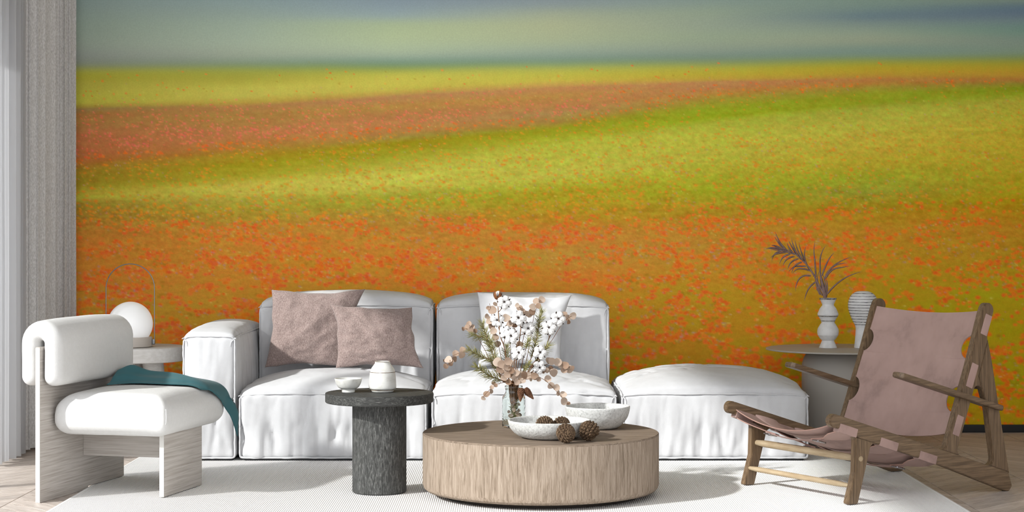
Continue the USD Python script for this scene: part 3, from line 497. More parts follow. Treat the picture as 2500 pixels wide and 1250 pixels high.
def cushion_block(n0, n1, w0, w1, z0, z1, r, crisp=6, seed=0, crown=.02):
    h = np.array([n1 - n0, w1 - w0, z1 - z0]) / 2; m = boxgrid(h, .011); p = m.vertices; u = p / h; r = np.where(p[:, 2:3] > 0, r, r * .78)
    q = np.clip(p, -(h - r), h - r); d = p - q; dxy = (np.abs(d[:, 0]) ** crisp + np.abs(d[:, 1]) ** crisp) ** (1 / crisp)
    L = np.sqrt(dxy ** 2 + d[:, 2] ** 2) + 1e-12
    v = q + r * d / L[:, None]
    v[:, 0] += np.where(u[:, 0] > 0, .0, 0)
    v[:, 2] += np.sign(u[:, 2]) * crown * np.clip((1 - np.abs(u[:, 0]) ** 2.5) * (1 - np.abs(u[:, 1]) ** 2.5), 0, 1) * (np.abs(u[:, 2]) > .5) * (u[:, 2] > 0)
    for a in (0, 1): v[:, a] += np.sign(u[:, a]) * .012 * np.clip(1 - u[:, 1 - a] ** 2, 0, 1) * np.clip(1 - u[:, 2] ** 2, 0, 1) * (np.abs(u[:, a]) > .5)
    m.vertices = v; m.fix_normals(); displace(m, .004 * (fbm(v * 6, 3, seed) - .5)); m.apply_translation([(n0 + n1) / 2, (w0 + w1) / 2, (z0 + z1) / 2]); return m
sc_ = part(ac, 'seat_cushion', cushion_block(.015, .545, .085, .735, .285, .462, .082, 7, 41, .018), M['chair_white'], True)
part(sc_, 'seam', tube(curve([(.548, .088, .345), (.552, .084, .375), (.547, .09, .41)], 10), .0022, 6), M['chair_white'], True)
def u_roll(w0, w1, T, straight, zbend, nmid, rad, r=.046, front_drop=.0):
    Lp = 2 * straight + PI * rad; h = np.array([Lp / 2, (w1 - w0) / 2, T / 2]); m = boxgrid(h, .011)
    p = m.vertices; u = p / h; v = rounded(p, h, r); v[:, 2] += np.sign(u[:, 2]) * .010 * np.clip(1 - u[:, 1] ** 4, 0, 1) * (u[:, 2] > 0)
    s, t = v[:, 0] + Lp / 2, v[:, 2]; o = np.zeros_like(v); o[:, 1] = v[:, 1] + (w0 + w1) / 2
    a = (s - straight) / rad
    c1, c3 = s < straight, s > straight + PI * rad
    ang = np.clip(a, 0, PI); o[:, 0] = nmid + (rad + t) * np.cos(ang); o[:, 2] = zbend + (rad + t) * np.sin(ang)
    o[c1, 2] = zbend - (straight - s[c1]); o[c3, 2] = zbend - (s[c3] - straight - PI * rad)
    m.vertices = o; m.fix_normals(); displace(m, .004 * (fbm(o * 6, 3, 43) - .5)); return m
part(ac, 'back_cushion', u_roll(.004, .752, .082, .185, .690, -.010, .053), M['chair_white'], True)

# teal cloth thrown over the far side of the seat, one corner hanging over the front
def solid_sheet(P, thick):
    nu, nv = P.shape[:2]; du, dv = np.gradient(P, axis=0), np.gradient(P, axis=1); n = np.cross(du, dv); n /= np.linalg.norm(n, axis=2, keepdims=True) + 1e-12
    a, b = (P + n * thick / 2).reshape(-1, 3), (P - n * thick / 2).reshape(-1, 3); f = gridfaces(nu, nv); N = nu * nv
    e = np.concatenate([np.arange(nv - 1), nv - 1 + nv * np.arange(nu - 1), N - 1 - np.arange(nv - 1), (nu - 1 - np.arange(nu - 1)) * nv])
    e2 = np.roll(e, -1); side = np.stack([e, e2, e2 + N, e + N], 1)
    m = trimesh.Trimesh(np.vstack([a, b]), np.vstack([f, f[:, ::-1] + N, side[:, [0, 2, 1]], side[:, [0, 3, 2]]]), process=False); m.fix_normals(); return m
nu, nv = 70, 40; A, B = np.meshgrid(np.linspace(0, 1, nu), np.linspace(0, 1, nv), indexing='ij')
Ls = .112 + A * (.403 + .205 * B ** 1.25)                                  # way run along the seat towards the front edge
flat_end, rr = .462, .086
ang = np.clip((Ls - flat_end) / rr, 0, PI / 2); over = np.maximum(Ls - flat_end - rr * PI / 2, 0)
nn = np.minimum(Ls, flat_end) + rr * np.sin(ang) + .016 * (over > 0) * (1 + np.sin(B * 6 + 1))
ww = (.40 + .11 * A) + (.385 - .09 * A - .02 * A ** 6) * B + .025 * np.sin(A * 7) * (1 - B)
ztop = .4715 + .018 * np.clip((1 - np.abs((nn - .28) / .265) ** 2.5) * (1 - np.abs((ww - .41) / .325) ** 2.5), 0, 1)
zz = ztop - rr * (1 - np.cos(ang)) - over
lift = .034 * np.sin(PI * np.clip(B * .93 + .05, 0, 1)) ** .7 * np.clip(1.15 - .75 * A, 0, 1)
fold = .020 * np.exp(-((B - .30 - .12 * np.sin(A * 4)) / .09) ** 2) * np.clip(1.1 - A, 0, 1) + .026 * np.exp(-((A - .10) / .09) ** 2) * np.sin(PI * B)
pin = np.clip(B / .16, 0, 1) ** 1.5
zz -= .001 * (1 - pin)
zz += (lift + fold) * pin + .008 * np.sin(A * 10 + B * 6) * B * np.clip(A * 2, 0, 1)
zz -= .06 * np.clip((ww - .735) / .06, 0, 1) ** 1.5
nn += .012 * np.clip(ang, 0, 1)
ca, sa = math.cos(math.radians(AC_ROT)), math.sin(math.radians(AC_ROT))
P = np.stack([nn, ww, zz], -1)
tb = thing('throw_cloth', 'teal cloth thrown over the far edge of the white armchair seat', 'cloth', AC + np.array([0, 0, 0]), AC_ROT)
part(tb, 'cloth', solid_sheet(P, .005), M['teal'], True)

# ------------------------------------------------------------------ round side table with lamp, between armchair and sofa
ST = np.array([(335 - 1250) / F_PX * 9.6, 9.6, 0.0])
st = thing('side_table', 'whitewashed round wooden side table left of the sofa, carrying the globe lamp', 'table', ST)
part(st, 'tabletop', lathe([(0, .478), (.246, .478), (.252, .482), (.254, .49), (.254, .548), (.252, .555), (.246, .558), (0, .558)]), M['white_wood'])
for a in (-62, 62, 180):
    p0, p1 = np.array([.085, 0, .479]), np.array([.165, 0, 0]); leg = []
    pr = np.linspace(0, 1, 8); ringv = []
    for tt in pr:
        c = p0 + (p1 - p0) * tt; w = .058 - .022 * tt
        ringv.append([[c[0] + w * math.cos(q), w * math.sin(q), c[2]] for q in np.arange(20) * 2 * PI / 20])
    m = tm(np.array(ringv), gridfaces(8, 20, wrap_v=True)); V = m.vertices; k = len(V)
    caps = [[j, (j + 1) % 20, k] for j in range(20)] + [[140 + (j + 1) % 20, 140 + j, k + 1] for j in range(20)]
    m = trimesh.Trimesh(np.vstack([V, p0, p1]), np.vstack([m.faces, caps]), process=False); m.fix_normals(); rot(m, [0, 0, 1], a - 90 + 22)
    part(st, 'leg', m, M['white_wood'])
LA = np.array([(318 - 1250) / F_PX * 9.52, 9.52, .5585])
la = thing('globe_lamp', 'globe lamp with a white glass ball on a beige drum under an arched handle', 'lamp', LA)
part(la, 'base', lathe([(0, 0), (.112, 0), (.118, .004), (.118, .050), (.114, .055), (.0, .055)]), M['lamp_base'])
g = trimesh.creation.icosphere(5, .120); g.apply_translation([0, 0, .125]); g.update_faces(g.vertices[g.faces].mean(1)[:, 2] > .05)
part(la, 'globe', g, M['globe'], True)
hp = [(-.131, 0, .02)] + [(-.131, 0, z) for z in np.linspace(.06, .30, 6)] + [(-.131 * math.cos(a), 0, .318 + .131 * math.sin(a)) for a in np.linspace(.05, PI - .05, 30)] + [(.131, 0, z) for z in np.linspace(.30, .06, 6)] + [(.131, 0, .02)]
hd = part(la, 'handle', tube(hp, .0028, 8), M['steel'])
for sx in (-1, 1): part(hd, 'hinge', rbox(.016, .014, .03, .003, .005, (sx * .126, 0, .028)), M['steel'])

# ------------------------------------------------------------------ dark pedestal table with bowl and jar
RZ = .0125                                                               # top of the rug
DT = np.array([-.594, 7.89, RZ])
dt = thing('pedestal_table', 'round charred-wood pedestal table standing on the rug in front of the sofa', 'table', DT)
z1 = .457 - RZ
part(dt, 'tabletop', lathe([(0, z1 - .043), (.2385, z1 - .043), (.2415, z1 - .040), (.242, z1 - .036), (.242, z1 - .005), (.2405, z1 - .0015), (.237, z1), (0, z1)], 128), M['char_top'], 40)
part(dt, 'pedestal', lathe([(0, 0), (.117, 0), (.121, .004), (.121, z1 - .043), (0, z1 - .043)], 96), M['char_wood'], 40)
B1 = np.array([(850.5 - 1250) / F_PX * 7.90, 7.90, .4575])
b1 = thing('bowl', 'small white ceramic bowl on the dark pedestal table', 'bowl', B1)
part(b1, 'body', lathe(smoothprof([(0, .004), (.020, .004), (.027, .0), (.029, .0), (.029, .009), (.046, .022), (.057, .042), (.0615, .0605), (.0600, .0615), (.0575, .0590), (.053, .042), (.042, .024), (.02, .013), (0, .012)], 90)), M['stone_glaze'], 40)
J1 = np.array([(934 - 1250) / F_PX * 7.91, 7.91, .4575])
j1 = thing('jar', 'white glazed stoneware jar with brown glaze lines on the dark pedestal table', 'jar', J1)
part(j1, 'body', lathe(smoothprof([(0, 0), (.046, 0), (.050, .004), (.052, .010), (.060, .016), (.0615, .024), (.0600, .055), (.0570, .086), (.0555, .094), (.050, .106), (.0375, .124), (.0345, .129), (.0340, .137), (.031, .1375), (.029, .134), (.030, .12), (.045, .10), (0, .095)], 110)), M['stone_glaze'], 40)
for r, z in ((.0568, .0892), (.0340, .1362), (.0525, .0095)): part(j1, 'glaze_line', lathe([(r, z - .001), (r + .0009, z - .0007), (r + .0009, z + .0007), (r, z + .001)], 72), M['glaze_brown'], 40, label='thin brown glaze line')

# ------------------------------------------------------------------ low round coffee table
CT = np.array([.1275, 7.83, RZ])
ct = thing('coffee_table', 'low drum-shaped round coffee table of weathered oak in the middle of the rug', 'table', CT)
zt = .287 - RZ
part(ct, 'drum', lathe([(.0, .020), (.490, .020), (.508, .024), (.519, .034), (.524, .050), (.524, zt - .008), (0, zt - .008)], 180), M['table_side'], 30)
part(ct, 'tabletop', lathe([(0, zt - .008), (.524, zt - .008), (.524, zt - .003), (.521, zt), (0, zt)], 180), M['table_top'], 40)
part(ct, 'plinth', lathe([(0, 0), (.44, 0), (.44, .020), (0, .020)], 96), M['plinth'], 40)
TT = .2872
def rough_bowl(pts, n, seed):
    m = lathe(smoothprof(pts, n), 120); return displace(m, .0022 * (fbm(m.vertices * 60, 3, seed) - .5))
W1 = np.array([(1341 - 1250) / F_PX * 7.60, 7.60, TT])
w1 = thing('bowl', 'wide shallow rough concrete bowl holding pine cones, at the front of the coffee table', 'bowl', W1)
part(w1, 'body', rough_bowl([(0, .0), (.098, .0), (.125, .006), (.155, .026), (.172, .050), (.179, .0745), (.1755, .078), (.169, .0755), (.163, .052), (.146, .030), (.118, .015), (0, .013)], 90, 3), M['concrete'], 50)
W2 = np.array([(1458.5 - 1250) / F_PX * 7.97, 7.97, TT])
w2 = thing('bowl', 'deeper empty rough concrete bowl at the back right of the coffee table', 'bowl', W2)
part(w2, 'body', rough_bowl([(0, .0), (.068, .0), (.092, .006), (.122, .030), (.141, .064), (.147, .0985), (.1435, .102), (.138, .0995), (.132, .066), (.113, .036), (.085, .015), (0, .012)], 90, 4), M['concrete'], 50)

# ------------------------------------------------------------------ pine cones
def cone_mesh(L, R, rows, seed, tip=.25, open_=1.0, flat=1.0):
    rng = np.random.default_rng(seed); out = []; core = lathe(smoothprof([(0, 0), (R * .55, L * .12), (R * .62, L * .4), (R * .4, L * .8), (0, L * .97)], 14), 14)
    ga = 2.399963; n = rows * 8
    for k in range(n):
        f = (k + .5) / n; z = L * (.04 + .92 * f); prof = math.sin(PI * min(1, (f * .86 + .14))) ** .6
        r = R * (prof * (1 - tip * f)); a = k * ga; s = .30 * R * (.75 + .5 * prof) * rng.uniform(.9, 1.1); up = math.radians(-20 + 75 * f) * open_
        er, et = np.array([math.cos(a), math.sin(a), 0]), np.array([-math.sin(a), math.cos(a), 0]); d = er * math.cos(up) + np.array([0, 0, 1]) * math.sin(up); nn_ = np.cross(et, d) * -1
        b = er * r * .45 + np.array([0, 0, z - .10 * L * math.sin(up)]); t_ = er * r * .02 + b + d * (r * .55 + s * .1)
        w = s * 1.0; th = s * .42 * flat
        V = [b + et * w * .45, b - et * w * .45, t_ - d * s * .5 + et * w, t_ - d * s * .5 - et * w, t_ + d * s * .25 + et * w * .4, t_ + d * s * .25 - et * w * .4, t_ + nn_ * th + d * s * .05, b + nn_ * th * .3, t_ - nn_ * th * .8 - d * s * .1, b - nn_ * th * .4]
        F = [[0, 2, 7], [2, 6, 7], [7, 6, 3], [7, 3, 1], [2, 4, 6], [4, 5, 6], [5, 3, 6], [0, 9, 2], [9, 8, 2], [9, 3, 8], [9, 1, 3], [2, 8, 4], [4, 8, 5], [5, 8, 3]]
        out.append(trimesh.Trimesh(V, F, process=False))
    return core, cat(out)
def pine_cone(label, c, L, R, rows, seed, axis, material, group=None, open_=1.0, tip=.25, drop=True):
    core, sc = cone_mesh(L, R, rows, seed, tip, open_)
    T = trimesh.geometry.align_vectors([0, 0, 1], np.asarray(axis, float) / np.linalg.norm(axis)); mid = np.eye(4); mid[2, 3] = -L / 2
    for m in (core, sc): m.apply_transform(mid); m.apply_transform(T)
    low = min(core.bounds[0, 2], sc.bounds[0, 2]) if drop else 0
    o = thing('pine_cone', label, 'pine cone', (c[0], c[1], c[2] - low), group=group)
    part(o, 'core', core, material, True); part(o, 'scales', sc, material, False, kind='stuff'); return o
def on_plane(px, D, z): return np.array([(px - 1250) / F_PX * D, D, z])
pine_cone('open brown pine cone lying on the coffee table, the left of the two', on_plane(1384, 7.38, TT + .0005), .072, .040, 12, 1, (.55, -.75, .35), M['cone'])
pine_cone('open brown pine cone lying on the coffee table, the right of the two', on_plane(1436, 7.465, TT + .0005), .080, .043, 12, 2, (-.5, .5, .75), M['cone'])
pine_cone('pine cone inside the shallow concrete bowl, left of the other one', on_plane(1334, 7.585, TT + .0145), .076, .039, 12, 5, (.8, .3, .25), M['cone'])
pine_cone('pine cone inside the shallow concrete bowl, right of the other one', on_plane(1374, 7.61, TT + .0145), .072, .036, 12, 6, (.6, -.5, .3), M['cone'])

# ------------------------------------------------------------------ right side table, two vases
RT_ = np.array([(2056 - 1250) / F_PX * 9.85, 9.85, 0.0])
rt = thing('side_table', 'greige lacquered side table with a thin round top, behind the leather chair', 'table', RT_)
part(rt, 'tabletop', lathe([(0, .5215), (.418, .5215), (.423, .523), (.424, .527), (.422, .5305), (.417, .5315), (0, .5315)], 140), M['greige'], 40)
part(rt, 'pedestal', lathe(smoothprof([(0, 0), (.222, 0), (.224, .004), (.224, .20), (.2235, .42), (.219, .455), (.205, .49), (.18, .514), (.15, .5215), (0, .5215)], 70), 110), M['greige'], 50)
VZ = .5320
V1 = np.array([(2021.5 - 1250) / F_PX * 9.88, 9.88, VZ]); k_ = 9.88 / F_PX
v1 = thing('vase', 'white stacked-shape ceramic vase holding dried palm fronds', 'vase', V1)
pf = [(0, 0), (21.6, 0), (21.8, 1), (15.2, 16), (14.6, 18), (19, 22), (25, 31), (26.2, 39), (25, 47), (19, 57), (15.6, 61.5), (18, 68), (25.2, 80), (25.4, 83), (20, 96), (14.4, 103), (14.2, 106), (20.4, 120), (20.8, 121.5), (18.4, 121.5), (12.6, 107), (12, 102), (18, 85), (0, 70)]
part(v1, 'body', lathe([(r * k_, z * k_) for r, z in pf], 80), M['matte_ceramic'], 25)
for r, r2, z, hw in ((23.3, 24.4, 77.5, 1.2), (16.6, 17.6, 65.8, .8), (20.0, 20.5, 119.6, 1.8)): part(v1, 'painted_band', lathe([(r * k_, (z - hw) * k_), ((r + .35) * k_, (z - hw) * k_), ((r2 + .35) * k_, (z + hw) * k_), (r2 * k_, (z + hw) * k_)], 80), M['band'], 25, label='worn grey band')
V2 = np.array([(2107 - 1250) / F_PX * 9.87, 9.87, VZ])
v2 = thing('vase', 'white bulb-headed ceramic vase with thin black rings, half hidden by the leather chair', 'vase', V2)
pb = [(0, 0), (21, 0), (21.3, 1), (19.4, 20), (18.2, 38), (17.8, 46), (19.2, 54), (24.5, 65), (31, 80), (35.2, 95), (36.2, 105), (34.5, 116), (29.5, 127), (22, 134), (12, 138), (0, 138.6)]
pbs = smoothprof(pb, 80); part(v2, 'body', lathe([(r * k_, z * k_) for r, z in pbs], 80), M['matte_ceramic'], 50)
zs_ = [57 + 6.9 * i for i in range(12)]; up = pbs[np.argmax(pbs[:, 1] > 1):]
rngl = np.random.default_rng(3)
for z in zs_:
    r = float(np.interp(z, up[:, 1], up[:, 0])); a = np.linspace(0, 2 * PI, 72, endpoint=False)
    pth = np.stack([(r + .05) * k_ * np.cos(a), (r + .05) * k_ * np.sin(a), (z + .7 * (noise(np.stack([np.cos(a) * 5, np.sin(a) * 5, 0 * a + z], 1), 4) - .5)) * k_], 1)
    part(v2, 'ring_line', tube(np.vstack([pth, pth[:1]]), .0012 * (.6 + .8 * noise(np.stack([np.cos(np.r_[a, 0]) * 9, np.sin(np.r_[a, 0]) * 9, 0 * np.r_[a, 0] + z], 1), 8)), 5, cap=False), M['ink'], True)

# dried palm in the stacked vase
def ribbon(pts, w, thick=.0008, twist=0.0, facing=(0, -1, 0)):
    p = curve(pts, 14); t = np.gradient(p, axis=0); t /= np.linalg.norm(t, axis=1, keepdims=True); fc = np.asarray(facing, float)
    s = np.cross(t, fc); s /= np.linalg.norm(s, axis=1, keepdims=True) + 1e-9; n = np.cross(s, t)
    k = np.linspace(0, 1, len(p)); wd = w * np.clip(np.minimum(k * 6 + .55, 1) * (1 - k ** 2.5) + .04, 0, 1)
    a = twist * k; sd = s * np.cos(a)[:, None] + n * np.sin(a)[:, None]; nn = np.cross(sd, t)
    ring = np.stack([p - sd * wd[:, None], p + nn * thick, p + sd * wd[:, None], p - nn * thick], 1)
    m = tm(ring, gridfaces(len(p), 4, wrap_v=True)); m.fix_normals(); return m
def c8(cx, cy, D=9.88): return at(1820 + cx / 2.5, 560 + cy / 2.5, D)
PB = c8(490, 418)
pl = thing('dried_palm', 'dried mauve palm fronds fanning out of the stacked white vase', 'dried plant', PB)
def palm(label, rach, leaves, blades, D0=9.88):
    if rach is not None:
        o = part(pl, 'frond', tube(curve([c8(490, 470)] + [c8(*q) for q in rach], 26) - PB, np.linspace(.0075, .002, 26), 7), M['palm'], True, label=label)
    for lf in leaves + blades: part(o, 'leaflet', ribbon(np.array([c8(*q) for q in lf]) - PB, .0048), M['palm'], True)
    return o
rach = [(480, 400), (450, 345), (415, 275), (340, 180), (240, 120), (185, 112)]
lv = []
for k, (x, y, tx, ty, bx_, by_) in enumerate([(405, 262, 372, 95, 360, 150), (385, 235, 325, 80, 345, 150), (360, 205, 300, 60, 320, 130), (340, 185, 280, 50, 300, 120), (325, 170, 262, 65, 285, 110), (300, 155, 252, 80, 265, 110), (250, 125, 182, 15, 205, 70), (235, 118, 178, 45, 200, 80), (215, 115, 155, 95, 180, 100), (200, 112, 122, 120, 160, 112),
        (225, 130, 160, 195, 180, 150), (250, 140, 150, 175, 190, 150), (275, 150, 208, 215, 230, 170), (300, 165, 228, 228, 250, 185), (325, 180, 258, 250, 275, 205), (345, 200, 282, 268, 300, 225), (370, 225, 262, 262, 310, 225), (395, 255, 285, 270, 330, 240), (290, 150, 150, 125, 210, 128), (260, 135, 130, 118, 190, 118)]):
    D = 9.88 + .05 * math.sin(k * 2.1); lv.append([(x, y), (bx_, by_, 9.88 + .5 * (D - 9.88)), (tx, ty, D)])
palm('dried mauve palm frond arching up and left out of the stacked vase', rach, lv, [[(400, 285), (365, 282), (325, 305), (305, 380)], [(430, 320), (390, 355), (370, 395), (360, 438)]])
part(pl, 'leaf_sheath', ribbon(np.array([c8(*q) for q in [(490, 418), (478, 370), (464, 310), (452, 255)]]) - PB, .0125, .003), M['palm'], True)
palm('dried mauve palm shoot with upright thin blades fanning right in the stacked vase', [(478, 400), (470, 340), (462, 285)], [],
     [[(430, 300), (424, 200), (418, 130), (425, 68)], [(458, 285), (455, 190), (468, 135), (496, 93)], [(466, 285), (495, 210), (520, 165), (546, 138)], [(480, 310), (520, 240), (575, 198), (652, 168)], [(490, 300), (545, 240), (590, 232), (640, 222)], [(486, 290), (540, 225), (580, 210), (620, 206)], [(492, 405), (560, 330), (630, 285), (712, 258)], [(455, 400), (432, 330), (425, 270), (440, 262)], [(488, 400), (490, 350), (480, 300), (470, 262)], [(470, 405), (448, 360), (440, 300), (452, 250)], [(484, 410), (500, 360), (498, 325), (486, 290)], [(478, 408), (470, 350), (462, 320), (470, 290)], [(450, 350), (440, 355), (436, 365), (435, 375)]])

# ------------------------------------------------------------------ low hunting chair: oiled oak frame, slung leather
HC = np.array([1.277, 7.804, 0.0]); HC_ROT = math.degrees(math.atan2(.518, .855))
hc = thing('lounge_chair', 'low slung lounge chair of brown oak and mauve leather with buckled straps', 'chair', HC, HC_ROT)
rail = Polygon([(-.10, .402), (.928, .088), (.952, .022), (.930, -.002), (.895, .006), (.5, .147), (.0, .303), (-.10, .346)]).buffer(-.012).buffer(.012).union(Point(-.106, .374).buffer(.0285))
leg = Polygon([(.012, .31), (.105, .29), (.072, .18), (.022, .0135), (-.036, .0135), (.006, .15)]).buffer(-.008).buffer(.008)
post = Polygon([(.522, .18), (.595, .17), (.746, .562), (.836, .826), (.764, .828), (.676, .576)]).buffer(-.01).buffer(.01).union(Point(.800, .822).buffer(.034))
rear = Polygon([(.790, .72), (.735, .54), (.792, .39), (.838, .115), (.84, .05), (.945, .03), (.870, .373), (.822, .60)]).buffer(-.01).buffer(.01)
full = unary_union([rail, leg, post, rear]).buffer(.028).buffer(-.028).buffer(-.004).buffer(.004)
below = full.difference(rail).intersection(Polygon([(-.3, .38), (.3, .22), (.3, -.1), (-.3, -.1)]))
above = full.difference(rail).intersection(Polygon([(.3, .28), (1.2, .0), (1.2, 1), (.3, 1)]))
post_p = above.intersection(post.buffer(.030, single_sided=False)).difference(rear.difference(post.buffer(.006)))
rear_p = above.difference(post_p)
def biggest(g): return max(getattr(g, 'geoms', [g]), key=lambda q: q.area)
TH, YN, YF = .034, -.333, .362
def upright(poly, y, th=TH, bev=.006):
    m = slab(poly, th, bev, 4); rot(m, [1, 0, 0], 90); m.apply_translation([0, y, 0]); return m
for y in (YN, YF):
    part(hc, 'seat_rail', upright(biggest(rail if y < 0 else rail.intersection(sbox(-1, .0135, 2, 2))), y), M['oak_long'], 50)
    part(hc, 'front_leg', upright(biggest(below).buffer(.0004), y), M['oak_up'], 50)
    part(hc, 'back_post', upright(biggest(post_p).buffer(.0004), y), M['oak_up'], 50)
    part(hc, 'rear_leg', upright(biggest(rear_p if y < 0 else rear_p.intersection(sbox(-1, .0135, 2, 2))).buffer(.0004), y), M['oak_up'], 50)
    ap = Polygon([(-.325, -.022), (-.31, -.034), (.31, -.040), (.322, -.030), (.322, .030), (.31, .040), (-.31, .034), (-.325, .022)]).buffer(-.012).buffer(.012)
    a = slab(ap, .024, .007, 4); rot(a, [0, 1, 0], math.degrees(math.atan2(.175, .615))); a.apply_translation([.558, y + (.012 if y > 0 else -.012), .468]); part(hc, 'armrest', a, M['oak_long'], 50)
    sgn = -1 if y < 0 else 1
    for s_, z_ in ((.036, .205),): part(hc, 'peg', trimesh.creation.cylinder(.0115, .004, sections=24, transform=trimesh.transformations.translation_matrix([s_, y + sgn * (TH / 2), z_]) @ trimesh.transformations.rotation_matrix(PI / 2, [1, 0, 0])), M['light_oak'], 40, label='pale round peg end')
def dowel(s0, z0, r, mt):
    yy = np.linspace(YN + .01, YF - .01, 24); k = np.linspace(-1, 1, 24); return part(hc, 'stretcher', tube(np.stack([np.full(24, s0), yy, np.full(24, z0)], 1), r * (.72 + .28 * np.clip((1 - np.abs(k)) * 5, 0, 1)), 16), mt, True)
dowel(.036, .205, .0165, M['light_oak']); dowel(-.003, .090, .0125, M['light_oak']); dowel(.60, .128, .014, M['light_oak']); dowel(.795, .478, .015, M['oak_long'])
# the back: one sheet with rounded cut-outs between three sleeves a side
def tri_wave_cut(t, cuts, depth):
    o = np.zeros_like(t)
    for c, a in cuts: o = np.maximum(o, depth * np.sqrt(np.clip(1 - ((t - c) / a) ** 2, 0, 1)))
    return o
L0, L1 = np.array([.563, .281]), np.array([.775, .821]); dL = (L1 - L0) / np.linalg.norm(L1 - L0); nL = np.array([dL[1], -dL[0]])
def sheet(thick, T, Wd, fn):
    nu, nv = len(T), 60; w = np.linspace(-1, 1, nv); P = np.zeros((nu, nv, 3))
    for i, t in enumerate(T):
        c0, c1 = Wd(t); P[i] = fn(t, c0 + (c1 - c0) * (w + 1) / 2, w)
    return solid_sheet(P, thick)
bcuts = [(.70, .098), (.275, .105)]
def thinned(t, gap): return np.array([t[0]] + [b for i, b in enumerate(t[1:], 1) if b - t[i - 1] > gap])
T = np.unique(np.r_[np.linspace(0, 1, 60), *[c + a * np.cos(np.linspace(0, PI, 22)) for c, a in bcuts]]); T = thinned(T, .0016)
def wback(t):
    d = float(tri_wave_cut(np.array([t]), bcuts, .058)[0]); return YN + .002 + d, YF - .002 - d
def fback(t, y, w):
    k = 1 - w ** 2; tt = t * np.linalg.norm(L1 - L0); b = .030 * k
    drop = -.030 * k * max(0, 1 - t * 3) - .010 * k * max(0, t * 3 - 2)
    s = L0[0] + dL[0] * (tt + drop) + nL[0] * b; z = L0[1] + dL[1] * (tt + drop) + nL[1] * b
    return np.stack([s, y, z], 1)
part(hc, 'back_sling', sheet(.0045, T, wback, fback), M['leather'], 60)
def sleeve(c, axis, half_len, d0, d1, y, sgn, name='sleeve'):
    """Leather wrapped round half of a frame member: axis in (s, z); d0..d1 across it."""
    nrm = np.array([axis[1], -axis[0]]); h = rbox(2 * half_len, TH + .0055, d1 - d0, .0027, (.02, .004, .004)); V = h.vertices
    o = c + V[:, :1] * axis + (V[:, 2:3] + (d0 + d1) / 2) * nrm
    h.vertices = np.stack([o[:, 0], V[:, 1] + y, o[:, 1]], 1); h.fix_normals(); return part(hc, name, h, M['leather'], 40)
plen = np.linalg.norm(L1 - L0)
for y in (YN, YF):
    for tc, hl in ((.905, .048), (.49, .056), (.085, .046)): sleeve(L0 + dL * plen * tc, dL, hl, .012, .054, y, 1, 'back_sleeve')
# the seat: sagging sheet between the rails, flaps wrapped under them and buckled below
dR = np.array([1.02, -.3125]); dR /= np.linalg.norm(dR)
def zrail(s): return .3725 - .3135 * (s + .106)
SLOT = [(-.028, .052), (.205, .053), (.435, .053)]
scuts = [(.090, .062), (.320, .060)]
T = np.unique(np.r_[np.linspace(-.082, .492, 70), *[c + a * np.cos(np.linspace(0, PI, 22)) for c, a in scuts]]); T = thinned(T, .0009)
def wseat(s):
    d = float(tri_wave_cut(np.array([s]), scuts, .05)[0]); return YN + d, YF - d
def fseat(s, y, w):
    k = 1 - w ** 2; sag = .067 + .012 * min(1, max(0, (s + .08) / .3)); return np.stack([np.full_like(y, s), y, zrail(s) + .004 - sag * k ** .9], 1)
part(hc, 'seat_sling', sheet(.0045, T, wseat, fseat), M['leather'], 40)
yy = np.linspace(YN, YF, 40); ed = fseat(-.083, yy, np.linspace(-1, 1, 40)); part(hc, 'leather_edge', tube(ed, .0028, 6), M['leather_edge'], True, label='pale raw edge of the leather')
for y in (YN, YF):
    for sc0, hl in SLOT: sleeve(np.array([sc0, zrail(sc0)]), dR, hl, .0, .0385, y, 1, 'seat_sleeve')
